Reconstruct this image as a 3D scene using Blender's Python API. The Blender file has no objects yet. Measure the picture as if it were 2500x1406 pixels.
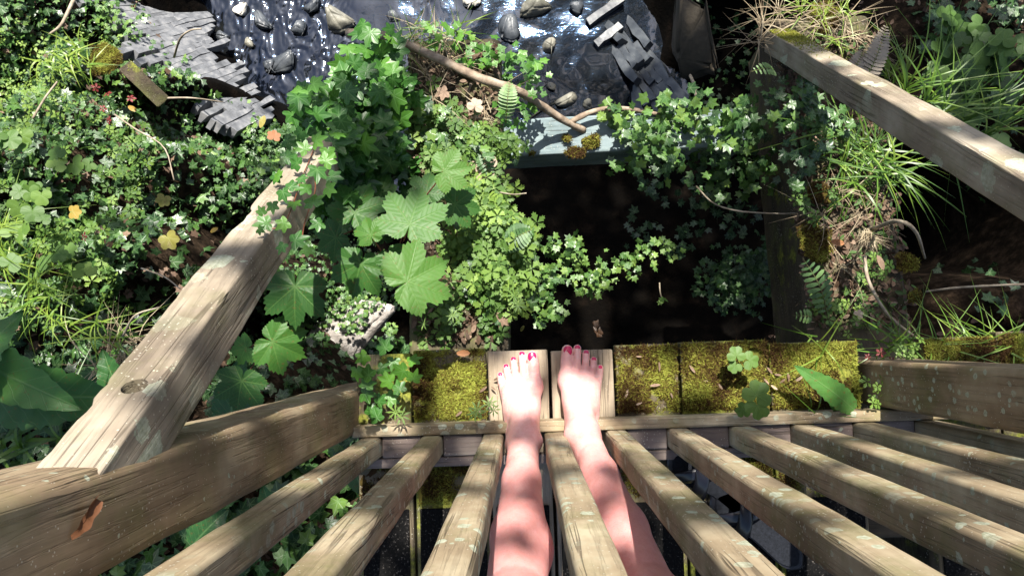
import bpy, math, random
import numpy as np
from mathutils import Vector, Matrix
random.seed(7); RNG = np.random.default_rng(11)
sc = bpy.context.scene

# ------------------------------------------------------------------ camera, sky, sun, exposure
F_PX, CX, CY = 1805.0, 1250.0, 703.0
CAMZ = 1.69
NAD = (1280.0, 830.0)                       # where straight down falls in the picture
def nrm(v):
    v = np.asarray(v, float); return v / np.linalg.norm(v)
_n = nrm([(NAD[0]-CX)/F_PX, -(NAD[1]-CY)/F_PX, -1.0])
_Z = -_n
_x = np.array([1.0, 0.033, 0.0]); _X = nrm(_x - _x.dot(_Z)*_Z)
_Y = np.cross(_Z, _X)
RWC = np.array([_X, _Y, _Z])                # rows: world axes in camera coordinates -> maps camera vec to world
CAM = np.array([0.0, 0.0, CAMZ])
cd = bpy.data.cameras.new('camera'); cam = bpy.data.objects.new('camera', cd)
sc.collection.objects.link(cam); sc.camera = cam
cd.sensor_width = 36.0; cd.lens = F_PX/2500.0*36.0; cd.clip_start = 0.02; cd.clip_end = 200
cam.matrix_world = Matrix([[*RWC[0], 0.0], [*RWC[1], 0.0], [*RWC[2], CAMZ], [0, 0, 0, 1]])

def W(px, py, D):
    """a point of the place seen at (px, py) and lying D metres below the eye"""
    d = RWC @ np.array([(px-CX)/F_PX, -(py-CY)/F_PX, -1.0])
    return CAM + d * (D / -d[2])
def PX(p):
    p = np.atleast_2d(p); c = (p - CAM) @ RWC
    return np.stack([CX + F_PX*c[:, 0]/-c[:, 2], CY - F_PX*c[:, 1]/-c[:, 2]], 1)

SUN = nrm([0.03, 0.50, 0.86])
SUN_EL = math.asin(SUN[2]); SUN_AZ = math.atan2(SUN[0], SUN[1])
w = bpy.data.worlds.new('World'); sc.world = w; w.use_nodes = True
nt = w.node_tree; nt.nodes.clear()
sky = nt.nodes.new('ShaderNodeTexSky'); sky.sky_type = 'NISHITA'; sky.sun_disc = False
sky.sun_elevation = SUN_EL; sky.sun_rotation = SUN_AZ; sky.air_density = 1.0; sky.dust_density = 2.5
bg = nt.nodes.new('ShaderNodeBackground'); bg.inputs['Strength'].default_value = 0.08
wo = nt.nodes.new('ShaderNodeOutputWorld')
nt.links.new(sky.outputs[0], bg.inputs[0]); nt.links.new(bg.outputs[0], wo.inputs[0])
sd = bpy.data.lights.new('sun', 'SUN'); sd.energy = 5.0; sd.angle = math.radians(0.53); sd.color = (1.0, 0.95, 0.87)
sun = bpy.data.objects.new('sun', sd); sc.collection.objects.link(sun)
sun.rotation_euler = Vector(SUN).to_track_quat('Z', 'Y').to_euler(); sun.location = Vector(SUN*12)
sc.view_settings.view_transform = 'Standard'; sc.view_settings.look = 'None'
sc.view_settings.exposure = 1.3; sc.view_settings.gamma = 1.0
sc.render.engine = 'CYCLES'
try:
    sc.cycles.use_denoising = True
    sc.cycles.max_bounces = 6; sc.cycles.transparent_max_bounces = 6
    sc.cycles.diffuse_bounces = 3; sc.cycles.glossy_bounces = 3; sc.cycles.transmission_bounces = 3
    sc.cycles.caustics_reflective = False; sc.cycles.caustics_refractive = False
except Exception: pass

# ------------------------------------------------------------------ numpy helpers
def _hash(i, j, k, s):
    n = (i*374761393 + j*668265263 + k*2147483647 + s*1274126177) & 0xffffffff
    n = ((n ^ (n >> 13)) * 1274126177) & 0xffffffff
    return ((n ^ (n >> 16)) & 0xffff) / 32767.5 - 1.0
def vnoise(p, scale=1.0, seed=0):
    q = np.atleast_2d(p)*scale; i = np.floor(q).astype(np.int64); f = q - i; f = f*f*(3-2*f)
    o = 0
    for a in (0, 1):
        for b in (0, 1):
            for c in (0, 1):
                wgt = (f[:, 0] if a else 1-f[:, 0])*(f[:, 1] if b else 1-f[:, 1])*(f[:, 2] if c else 1-f[:, 2])
                o = o + wgt*_hash(i[:, 0]+a, i[:, 1]+b, i[:, 2]+c, seed)
    return o
def fbm(p, scale=1.0, seed=0, oct=3):
    return sum(vnoise(p, scale*2**o, seed+o)*0.5**o for o in range(oct))

def mk_mesh(name, V, faces, mat, parent=None, smooth=False, uv=None, tint=None, M=None):
    me = bpy.data.meshes.new(name)
    V = np.asarray(V, np.float32)
    if isinstance(faces, np.ndarray):
        k = faces.shape[1]; nf = len(faces)
        me.vertices.add(len(V)); me.vertices.foreach_set('co', V.ravel())
        me.loops.add(nf*k); me.loops.foreach_set('vertex_index', faces.astype(np.int32).ravel())
        me.polygons.add(nf); me.polygons.foreach_set('loop_start', np.arange(0, nf*k, k, dtype=np.int32))
        me.update(calc_edges=True)
    else:
        me.from_pydata(V.tolist(), [], faces); me.update()
    if smooth: me.polygons.foreach_set('use_smooth', [True]*len(me.polygons))
    if uv is not None:
        l = me.uv_layers.new(name='UVMap'); vi = np.empty(len(me.loops), np.int32); me.loops.foreach_get('vertex_index', vi)
        l.data.foreach_set('uv', np.asarray(uv, np.float32)[vi].ravel())
    if tint is not None:
        a = me.attributes.new('tint', 'FLOAT', 'POINT'); a.data.foreach_set('value', np.asarray(tint, np.float32))
    if mat is not None: me.materials.append(mat)
    o = bpy.data.objects.new(name, me); sc.collection.objects.link(o)
    if M is not None: o.matrix_world = M
    if parent is not None: o.parent = parent
    return o
def tag(o, label=None, cat=None, group=None, kind=None):
    if label: o['label'] = label
    if cat: o['category'] = cat
    if group: o['group'] = group
    if kind: o['kind'] = kind
    return o
def empty(name, loc, label, cat, group=None):
    o = bpy.data.objects.new(name, None); sc.collection.objects.link(o); o.location = loc; o.empty_display_size = 0.05
    return tag(o, label, cat, group)
def adopt(child, par):
    """parent, keeping world coordinates (parents here are only translated)"""
    child.parent = par; child.matrix_parent_inverse = Matrix.Translation(-Vector(par.location))
    return child

# ------------------------------------------------------------------ materials
class NT:
    def __init__(s, name):
        s.m = bpy.data.materials.new(name); s.m.use_nodes = True; s.t = s.m.node_tree; s.t.nodes.clear()
        s.out = s.t.nodes.new('ShaderNodeOutputMaterial'); s.b = s.t.nodes.new('ShaderNodeBsdfPrincipled')
        s.t.links.new(s.b.outputs[0], s.out.inputs[0])
    def n(s, t, **kw):
        x = s.t.nodes.new(t)
        for k, v in kw.items(): setattr(x, k, v)
        return x
    def l(s, a, b): s.t.links.new(a, b)
    def set(s, inp, v):
        if hasattr(v, 'is_output') or hasattr(v, 'links'): s.l(v, inp)
        else: inp.default_value = v
    def math(s, op, a, b=0.0, c=None, clamp=False):
        x = s.n('ShaderNodeMath', operation=op, use_clamp=clamp); s.set(x.inputs[0], a); s.set(x.inputs[1], b)
        if c is not None: s.set(x.inputs[2], c)
        return x.outputs[0]
    def mix(s, f, a, b):
        x = s.n('ShaderNodeMix', data_type='RGBA'); s.set(x.inputs[0], f)
        for i, v in ((6, a), (7, b)):
            if isinstance(v, tuple): x.inputs[i].default_value = (*v[:3], 1)
            else: s.l(v, x.inputs[i])
        return x.outputs[2]
    def obj(s, scale=(1, 1, 1)):
        tc = s.n('ShaderNodeTexCoord'); oi = s.n('ShaderNodeObjectInfo')
        mp = s.n('ShaderNodeMapping'); mp.inputs['Scale'].default_value = scale
        ad = s.n('ShaderNodeVectorMath', operation='ADD')
        mm = s.n('ShaderNodeVectorMath', operation='SCALE'); s.l(oi.outputs['Random'], mm.inputs['Scale']); mm.inputs[0].default_value = (13, 7, 11)
        s.l(tc.outputs['Object'], ad.inputs[0]); s.l(mm.outputs[0], ad.inputs[1]); s.l(ad.outputs[0], mp.inputs[0])
        return mp.outputs[0]
    def noise(s, vec, scale, detail=4, rough=0.55, dist=0.0):
        x = s.n('ShaderNodeTexNoise'); s.l(vec, x.inputs['Vector']); x.inputs['Scale'].default_value = scale
        x.inputs['Detail'].default_value = detail; x.inputs['Roughness'].default_value = rough; x.inputs['Distortion'].default_value = dist
        return x.outputs[0]
    def ramp(s, f, stops):
        x = s.n('ShaderNodeValToRGB'); s.l(f, x.inputs[0]); e = x.color_ramp.elements
        while len(e) < len(stops): e.new(0.5)
        for q, (p, c) in zip(e, stops): q.position = p; q.color = (*c, 1) if isinstance(c, tuple) else (c, c, c, 1)
        return x.outputs[0]
    def bump(s, h, strength=0.4, dist=0.002, normal=None):
        x = s.n('ShaderNodeBump'); x.inputs['Strength'].default_value = strength; x.inputs['Distance'].default_value = dist
        s.l(h, x.inputs['Height'])
        if normal is not None: s.l(normal, x.inputs['Normal'])
        s.l(x.outputs[0], s.b.inputs['Normal']); return x.outputs[0]

def wood_mat(name, dark, mid, light, lichen=0.55, green=0.3, lich_scale=28, rough=0.85, mossy=0.0):
    m = NT(name); v = m.obj((1, 1, 1)); vg = m.obj((55, 55, 2.2)); vf = m.obj((170, 170, 7))
    g = m.noise(vg, 1.0, 5, 0.6, 0.6); gf = m.noise(vf, 1.0, 4, 0.6, 0.3)
    blot = m.noise(v, 7, 4, 0.6)
    f = m.math('ADD', m.math('MULTIPLY', g, 0.26), m.math('MULTIPLY', blot, 0.74))
    c = m.ramp(f, [(0.33, dark), (0.5, mid), (0.66, light)])
    crack = m.ramp(gf, [(0.36, 0.0), (0.46, 1.0)])
    c = m.mix(m.math('MULTIPLY', m.math('SUBTRACT', 1.0, crack), 0.17), c, tuple(x*0.5 for x in dark))
    sp1 = m.math('ABSOLUTE', m.math('SUBTRACT', m.noise(m.obj((30, 30, 0.9)), 1.0, 3, 0.6, 0.4), 0.5))
    split = m.math('MULTIPLY', m.ramp(sp1, [(0.004, 1.0), (0.016, 0.0)]), m.ramp(m.noise(v, 4, 2), [(0.47, 0.0), (0.56, 1.0)]))
    c = m.mix(m.math('MULTIPLY', split, 0.55), c, (0.03, 0.02, 0.012))
    gn = m.ramp(m.noise(v, 9, 5, 0.7), [(0.48, 0.0), (0.68, 1.0)])
    c = m.mix(m.math('MULTIPLY', gn, green), c, (0.13, 0.145, 0.04))
    # lichen: pale irregular rounds
    vo = m.n('ShaderNodeTexVoronoi', feature='F1'); m.l(v, vo.inputs['Vector']); vo.inputs['Scale'].default_value = lich_scale
    wob = m.noise(v, 90, 3, 0.7)
    cell = m.n('ShaderNodeSeparateColor'); m.l(vo.outputs['Color'], cell.inputs[0])
    rad = m.math('MULTIPLY', m.math('SUBTRACT', cell.outputs[0], 1.0-lichen), 0.75)
    d = m.math('ADD', vo.outputs['Distance'], m.math('MULTIPLY', m.math('SUBTRACT', wob, 0.5), 0.45))
    lm = m.math('GREATER_THAN', rad, d)
    zone = m.ramp(m.noise(v, 6, 2, 0.5), [(0.40, 0.0), (0.54, 1.0)])
    lm = m.math('MULTIPLY', lm, m.math('ADD', m.math('MULTIPLY', zone, 0.75), 0.15))
    lc = m.ramp(m.noise(v, 160, 3, 0.6), [(0.3, (0.26, 0.28, 0.19)), (0.7, (0.47, 0.49, 0.38))])
    c = m.mix(lm, c, lc)
    # fine pale speckle
    vs = m.n('ShaderNodeTexVoronoi', feature='F1'); m.l(v, vs.inputs['Vector']); vs.inputs['Scale'].default_value = 150
    sp = m.math('LESS_THAN', m.math('ADD', vs.outputs['Distance'], m.math('MULTIPLY', m.noise(v, 14, 2), 0.5)), 0.37)
    c = m.mix(m.math('MULTIPLY', sp, 0.55), c, (0.55, 0.52, 0.42))
    if mossy:
        mo = m.ramp(m.noise(v, 6, 5, 0.7), [(0.62-mossy*0.3, 0.0), (0.7-mossy*0.3, 1.0)])
        c = m.mix(mo, c, m.ramp(m.noise(v, 130, 3), [(0.3, (0.05, 0.06, 0.01)), (0.7, (0.26, 0.27, 0.04))]))
    m.l(c, m.b.inputs['Base Color']); m.b.inputs['Roughness'].default_value = rough; m.b.inputs['Specular IOR Level'].default_value = 0.3
    h = m.math('ADD', m.math('MULTIPLY', g, 0.6), m.math('ADD', m.math('MULTIPLY', crack, 0.7), m.math('SUBTRACT', m.math('MULTIPLY', lm, 0.35), m.math('MULTIPLY', split, 1.6))))
    m.bump(h, 0.6, 0.0018)
    return m.m

def leaf_mat(name, stops, vein=(0.25, 0.4, 0.12), vein_amt=0.6, rough=0.38, trans=0.3, nl=52.0, side=0.0, vw=0.045, spots=0.0, spec=0.5):
    m = NT(name)
    at = m.n('ShaderNodeAttribute', attribute_name='tint'); uv = m.n('ShaderNodeUVMap')
    tc = m.n('ShaderNodeTexCoord')
    nz = m.noise(tc.outputs['Object'], 45, 3, 0.6)
    f = m.math('ADD', at.outputs['Fac'], m.math('MULTIPLY', m.math('SUBTRACT', nz, 0.5), 0.22))
    c = m.ramp(f, stops)
    sx = m.n('ShaderNodeSeparateXYZ'); m.l(uv.outputs[0], sx.inputs[0])
    r = m.math('SQRT', m.math('ADD', m.math('MULTIPLY', sx.outputs[0], sx.outputs[0]), m.math('MULTIPLY', sx.outputs[1], sx.outputs[1])))
    if nl:
        ang = m.math('ARCTAN2', sx.outputs[0], sx.outputs[1])
        pp = m.math('PINGPONG', m.math('ABSOLUTE', ang), math.radians(nl/2))
        a2 = m.math('SUBTRACT', m.math('ABSOLUTE', ang), m.math('MULTIPLY', m.math('ROUND', m.math('DIVIDE', m.math('ABSOLUTE', ang), math.radians(nl))), math.radians(nl)))
        d = m.math('ABSOLUTE', m.math('MULTIPLY', r, m.math('SINE', a2)))
        along = m.math('MULTIPLY', r, m.math('COSINE', a2))
    else:
        d = m.math('ABSOLUTE', sx.outputs[0]); along = sx.outputs[1]
    vm = m.math('SUBTRACT', 1.0, m.math('DIVIDE', d, m.math('MULTIPLY', m.math('SUBTRACT', 1.25, r), vw)), clamp=True)
    hh = vm
    if side:
        sv = m.math('SINE', m.math('MULTIPLY', m.math('SUBTRACT', along, m.math('MULTIPLY', d, 0.9)), side))
        sv = m.math('MULTIPLY', m.math('SUBTRACT', m.math('ABSOLUTE', sv), 0.0), 1.0)
        svm = m.math('SUBTRACT', 1.0, m.math('MULTIPLY', sv, 5.0), clamp=True)
        vm = m.math('MAXIMUM', vm, m.math('MULTIPLY', svm, 0.55)); hh = m.math('ADD', vm, m.math('MULTIPLY', sv, 0.5))
    c = m.mix(m.math('MULTIPLY', vm, vein_amt), c, vein)
    if spots:
        s2 = m.ramp(m.noise(tc.outputs['Object'], 120, 4, 0.7), [(0.6, 0.0), (0.66, 1.0)])
        c = m.mix(m.math('MULTIPLY', s2, spots), c, (0.16, 0.07, 0.02))
    m.l(c, m.b.inputs['Base Color']); m.b.inputs['Roughness'].default_value = rough; m.b.inputs['Specular IOR Level'].default_value = spec
    bn = m.bump(m.math('ADD', hh, m.math('MULTIPLY', nz, 0.6)), 0.35, 0.0015)
    tr = m.n('ShaderNodeBsdfTranslucent'); m.l(c, tr.inputs[0]); m.l(bn, tr.inputs['Normal'])
    mx = m.n('ShaderNodeMixShader'); mx.inputs[0].default_value = trans
    m.l(m.b.outputs[0], mx.inputs[1]); m.l(tr.outputs[0], mx.inputs[2]); m.l(mx.outputs[0], m.out.inputs[0])
    return m.m

def simple(name, stops, scale=20, rough=0.7, bump=0.3, bd=0.002, spec=0.5, detail=5, coat=0.0):
    m = NT(name); v = m.obj(); f = m.noise(v, scale, detail, 0.62)
    m.l(m.ramp(f, stops), m.b.inputs['Base Color']); m.b.inputs['Roughness'].default_value = rough
    m.b.inputs['Specular IOR Level'].default_value = spec; m.b.inputs['Coat Weight'].default_value = coat
    if bump: m.bump(m.noise(v, scale*3, 5, 0.65), bump, bd)
    return m.m

M_RAIL = wood_mat('weathered_rail_wood', (0.17, 0.122, 0.074), (0.305, 0.236, 0.15), (0.47, 0.395, 0.27), 0.66, 0.5, 48)
M_POST = wood_mat('post_wood', (0.14, 0.095, 0.056), (0.25, 0.18, 0.112), (0.38, 0.305, 0.20), 0.5, 0.4, 60)
M_BRACE = wood_mat('brace_wood', (0.145, 0.115, 0.085), (0.26, 0.215, 0.16), (0.39, 0.34, 0.265), 0.75, 0.3, 17)
M_SPACER = wood_mat('grey_spacer_wood', (0.11, 0.08, 0.07), (0.2, 0.155, 0.135), (0.3, 0.25, 0.215), 0.22, 0.1, 30)
M_CLEAN = wood_mat('clean_board_wood', (0.20, 0.155, 0.105), (0.31, 0.25, 0.18), (0.40, 0.33, 0.245), 0.0, 0.06, 30)
M_OLD = wood_mat('old_mossy_board', (0.05, 0.04, 0.025), (0.10, 0.08, 0.05), (0.17, 0.135, 0.09), 0.12, 0.6, 30, mossy=0.5)
M_SLEEPER = wood_mat('dark_sleeper_wood', (0.028, 0.022, 0.014), (0.06, 0.047, 0.03), (0.11, 0.085, 0.055), 0.12, 0.5, 25, mossy=0.1)
M_GREYBEAM = wood_mat('blue_grey_beam', (0.10, 0.135, 0.14), (0.17, 0.22, 0.23), (0.25, 0.30, 0.30), 0.1, 0.12, 25)
M_BARK = simple('bark', [(0.3, (0.10, 0.07, 0.05)), (0.5, (0.24, 0.18, 0.125)), (0.7, (0.40, 0.33, 0.25))], 30, 0.85, 0.6, 0.003)
M_TWIG = simple('twig', [(0.3, (0.16, 0.12, 0.08)), (0.7, (0.42, 0.36, 0.27))], 40, 0.8, 0.3)
M_STEM = simple('green_stem', [(0.3, (0.06, 0.10, 0.02)), (0.7, (0.16, 0.14, 0.05))], 40, 0.6, 0)
M_REDSTEM = simple('red_stem', [(0.3, (0.10, 0.03, 0.015)), (0.7, (0.19, 0.06, 0.03))], 40, 0.5, 0)
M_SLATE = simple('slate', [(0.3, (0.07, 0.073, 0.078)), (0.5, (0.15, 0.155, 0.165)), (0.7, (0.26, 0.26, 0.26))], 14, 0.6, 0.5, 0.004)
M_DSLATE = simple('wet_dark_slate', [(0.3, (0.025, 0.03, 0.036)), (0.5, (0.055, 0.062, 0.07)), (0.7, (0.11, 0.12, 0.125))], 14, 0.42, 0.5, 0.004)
M_STONE = simple('stone', [(0.3, (0.07, 0.07, 0.055)), (0.5, (0.15, 0.145, 0.115)), (0.7, (0.27, 0.255, 0.20))], 12, 0.55, 0.6, 0.006)
M_PALE = simple('pale_stone', [(0.3, (0.34, 0.32, 0.28)), (0.7, (0.62, 0.59, 0.52))], 12, 0.7, 0.5, 0.005)
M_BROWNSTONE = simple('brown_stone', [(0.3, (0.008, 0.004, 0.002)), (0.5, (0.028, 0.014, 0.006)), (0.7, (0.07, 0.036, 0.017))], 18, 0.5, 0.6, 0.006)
M_GRIT = simple('grit_strip', [(0.4, (0.004, 0.004, 0.004)), (0.6, (0.009, 0.0085, 0.008)), (0.68, (0.10, 0.09, 0.08))], 200, 0.97, 0.7, 0.0015, 0.1)
M_MOSS = leaf_mat('moss', [(0.05, (0.055, 0.028, 0.010)), (0.28, (0.13, 0.095, 0.022)), (0.55, (0.19, 0.18, 0.028)), (0.95, (0.32, 0.35, 0.06))], rough=0.75, trans=0.35, nl=0, vein_amt=0.0, spec=0.15)
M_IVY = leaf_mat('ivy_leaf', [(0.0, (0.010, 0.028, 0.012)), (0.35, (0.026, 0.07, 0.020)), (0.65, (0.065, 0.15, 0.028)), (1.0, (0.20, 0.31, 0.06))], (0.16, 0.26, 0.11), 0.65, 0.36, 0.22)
M_IVYB = leaf_mat('bright_ivy_leaf', [(0.0, (0.016, 0.055, 0.014)), (0.5, (0.04, 0.135, 0.018)), (1.0, (0.13, 0.29, 0.03))], (0.14, 0.30, 0.08), 0.45, 0.4, 0.28)
M_HERB = leaf_mat('herb_leaf', [(0.0, (0.028, 0.07, 0.014)), (0.45, (0.085, 0.175, 0.028)), (1.0, (0.27, 0.40, 0.07))], (0.2, 0.34, 0.1), 0.25, 0.55, 0.38, vw=0.03)
M_SYC = leaf_mat('sycamore_leaf', [(0.0, (0.022, 0.075, 0.012)), (0.5, (0.042, 0.13, 0.018)), (1.0, (0.095, 0.21, 0.028))], (0.12, 0.23, 0.05), 0.5, 0.5, 0.33, nl=47.0, side=23.0, vw=0.028, spec=0.4, spots=0.5)
M_DOCK = leaf_mat('dock_leaf', [(0.0, (0.018, 0.062, 0.018)), (0.5, (0.035, 0.115, 0.026)), (1.0, (0.09, 0.22, 0.045))], (0.13, 0.24, 0.08), 0.6, 0.42, 0.25, nl=0, side=17.0, vw=0.03, spec=0.4, spots=0.6)
M_GRASS = leaf_mat('grass_blade', [(0.0, (0.04, 0.095, 0.015)), (0.5, (0.10, 0.20, 0.022)), (1.0, (0.27, 0.36, 0.055))], rough=0.4, trans=0.3, nl=0, vein_amt=0.0)
M_STRAW = leaf_mat('dry_straw', [(0.0, (0.12, 0.085, 0.05)), (0.5, (0.26, 0.20, 0.12)), (1.0, (0.48, 0.41, 0.28))], rough=0.7, trans=0.2, nl=0, vein_amt=0.0)
M_DEAD = leaf_mat('dead_leaf', [(0.0, (0.035, 0.02, 0.012)), (0.45, (0.12, 0.07, 0.042)), (0.8, (0.27, 0.18, 0.12)), (1.0, (0.45, 0.35, 0.26))], (0.08, 0.05, 0.03), 0.4, 0.7, 0.15, nl=52)
M_YEL = leaf_mat('yellow_leaf', [(0.0, (0.19, 0.19, 0.035)), (0.5, (0.29, 0.24, 0.035)), (1.0, (0.38, 0.21, 0.03))], (0.3, 0.3, 0.06), 0.5, 0.5, 0.3, spots=0.6)
M_RED = leaf_mat('red_leaf', [(0.0, (0.09, 0.012, 0.012)), (0.6, (0.21, 0.03, 0.03)), (1.0, (0.36, 0.10, 0.07))], (0.4, 0.1, 0.08), 0.3, 0.5, 0.3)
M_RUST = leaf_mat('rust_leaf', [(0.0, (0.12, 0.05, 0.02)), (0.6, (0.24, 0.085, 0.03)), (1.0, (0.36, 0.16, 0.06))], (0.2, 0.06, 0.02), 0.5, 0.6, 0.25, nl=0)
M_FERN = leaf_mat('fern_leaf', [(0.0, (0.025, 0.075, 0.02)), (0.5, (0.065, 0.15, 0.04)), (1.0, (0.16, 0.28, 0.08))], rough=0.45, trans=0.25, nl=0, vein_amt=0.0)
M_DFERN = leaf_mat('withered_fern', [(0.0, (0.10, 0.075, 0.05)), (1.0, (0.34, 0.29, 0.22))], rough=0.7, trans=0.15, nl=0, vein_amt=0.0)

def soil_mat():
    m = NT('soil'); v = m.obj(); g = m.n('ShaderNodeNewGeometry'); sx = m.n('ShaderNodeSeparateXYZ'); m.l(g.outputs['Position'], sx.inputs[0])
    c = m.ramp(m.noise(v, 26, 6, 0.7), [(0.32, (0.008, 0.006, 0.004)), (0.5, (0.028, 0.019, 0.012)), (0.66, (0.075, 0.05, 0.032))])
    depth_shade = m.ramp(m.math('MULTIPLY', m.math('ADD', sx.outputs[2], 2.4), 0.5), [(0.35, 0.0), (0.75, 1.0)])  # deep soil is dark wet mud with the pit's shade painted in by depth
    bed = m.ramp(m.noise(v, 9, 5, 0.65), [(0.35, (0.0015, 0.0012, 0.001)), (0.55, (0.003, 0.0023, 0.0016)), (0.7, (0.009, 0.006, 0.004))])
    m.l(m.mix(depth_shade, bed, c), m.b.inputs['Base Color']); m.b.inputs['Roughness'].default_value = 0.95
    m.b.inputs['Specular IOR Level'].default_value = 0.05
    m.bump(m.noise(v, 50, 6, 0.7), 0.8, 0.012); return m.m
M_SOIL = soil_mat()
def water_mat():
    m = NT('stream_water'); v = m.obj((1.0, 1.6, 1.0))
    big = m.ramp(m.noise(m.obj(), 1.5, 2, 0.5), [(0.46, 0.0), (0.58, 1.0)])
    r1 = m.noise(v, 9, 3, 0.6, 0.8); r2 = m.noise(v, 34, 4, 0.6, 1.2)
    h = m.math('ADD', m.math('MULTIPLY', r1, 0.4), m.math('MULTIPLY', r2, 0.15))
    m.bump(h, 0.5, 0.005)
    m.l(m.ramp(m.noise(m.obj(), 5, 4, 0.6), [(0.35, (0.004, 0.004, 0.005)), (0.7, (0.016, 0.012, 0.008))]), m.b.inputs['Base Color'])
    m.b.inputs['Roughness'].default_value = 0.07; m.b.inputs['IOR'].default_value = 1.33
    m.b.inputs['Specular IOR Level'].default_value = 1.0; m.b.inputs['Specular Tint'].default_value = (0.6, 0.78, 1, 1)  # blue of the reflected sky put into the water's tints
    m.b.inputs['Coat Weight'].default_value = 1.0; m.b.inputs['Coat Roughness'].default_value = 0.05; m.b.inputs['Coat IOR'].default_value = 1.5; m.b.inputs['Coat Tint'].default_value = (0.5, 0.7, 1, 1)
    return m.m
M_WATER = water_mat()
def skin_mat():
    m = NT('skin'); v = m.obj()
    a = m.noise(v, 16, 4, 0.6); b = m.noise(v, 260, 3, 0.6)
    g = m.n('ShaderNodeNewGeometry'); sx = m.n('ShaderNodeSeparateXYZ'); m.l(g.outputs['Position'], sx.inputs[0])
    c = m.ramp(m.math('ADD', m.math('MULTIPLY', a, 0.75), m.math('MULTIPLY', b, 0.25)), [(0.32, (0.56, 0.24, 0.22)), (0.52, (0.70, 0.36, 0.33)), (0.7, (0.77, 0.48, 0.44))])
    shin = m.ramp(sx.outputs[2], [(0.06, 0.0), (0.34, 1.0)])
    c = m.mix(m.math('MULTIPLY', shin, 0.42), m.mix(0.3, c, (0.76, 0.53, 0.49)), (0.60, 0.20, 0.195))
    mt = m.ramp(m.noise(v, 75, 4, 0.7), [(0.36, 0.0), (0.66, 1.0)])
    c = m.mix(m.math('MULTIPLY', mt, 0.30), c, (0.56, 0.17, 0.15))
    fr = m.n('ShaderNodeTexVoronoi'); m.l(v, fr.inputs['Vector']); fr.inputs['Scale'].default_value = 190
    sp = m.math('LESS_THAN', fr.outputs['Distance'], 0.17)
    c = m.mix(m.math('MULTIPLY', sp, m.math('MULTIPLY', shin, 0.3)), c, (0.36, 0.12, 0.08))
    m.l(c, m.b.inputs['Base Color']); m.b.inputs['Roughness'].default_value = 0.42
    m.b.inputs['Subsurface Weight'].default_value = 0.35; m.b.inputs['Subsurface Radius'].default_value = (0.012, 0.004, 0.002); m.b.inputs['Subsurface Scale'].default_value = 0.6
    m.b.inputs['Specular IOR Level'].default_value = 0.4
    m.bump(m.math('ADD', m.math('MULTIPLY', b, 0.8), m.noise(v, 90, 4)), 0.4, 0.0014); return m.m
M_SKIN = skin_mat()
def plain(name, col, rough, coat=0.0, metal=0.0):
    m = NT(name); v = m.obj(); f = m.noise(v, 60, 3)
    m.l(m.ramp(f, [(0.3, tuple(x*0.85 for x in col)), (0.7, tuple(min(1, x*1.15) for x in col))]), m.b.inputs['Base Color'])
    m.b.inputs['Roughness'].default_value = rough; m.b.inputs['Coat Weight'].default_value = coat; m.b.inputs['Metallic'].default_value = metal
    return m.m
M_NAIL = plain('nail_varnish', (0.50, 0.002, 0.075), 0.3, 0.15)
M_SHORTS = simple('denim', [(0.3, (0.02, 0.03, 0.06)), (0.7, (0.05, 0.07, 0.12))], 300, 0.9, 0.4)
M_BLACK = plain('black_patent', (0.006, 0.006, 0.009), 0.32, 0.2)
M_RUBBER = simple('ribbed_footbed', [(0.3, (0.006, 0.007, 0.009)), (0.7, (0.016, 0.018, 0.024))], 200, 0.8, 0.7, 0.002, 0.12)

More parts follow.
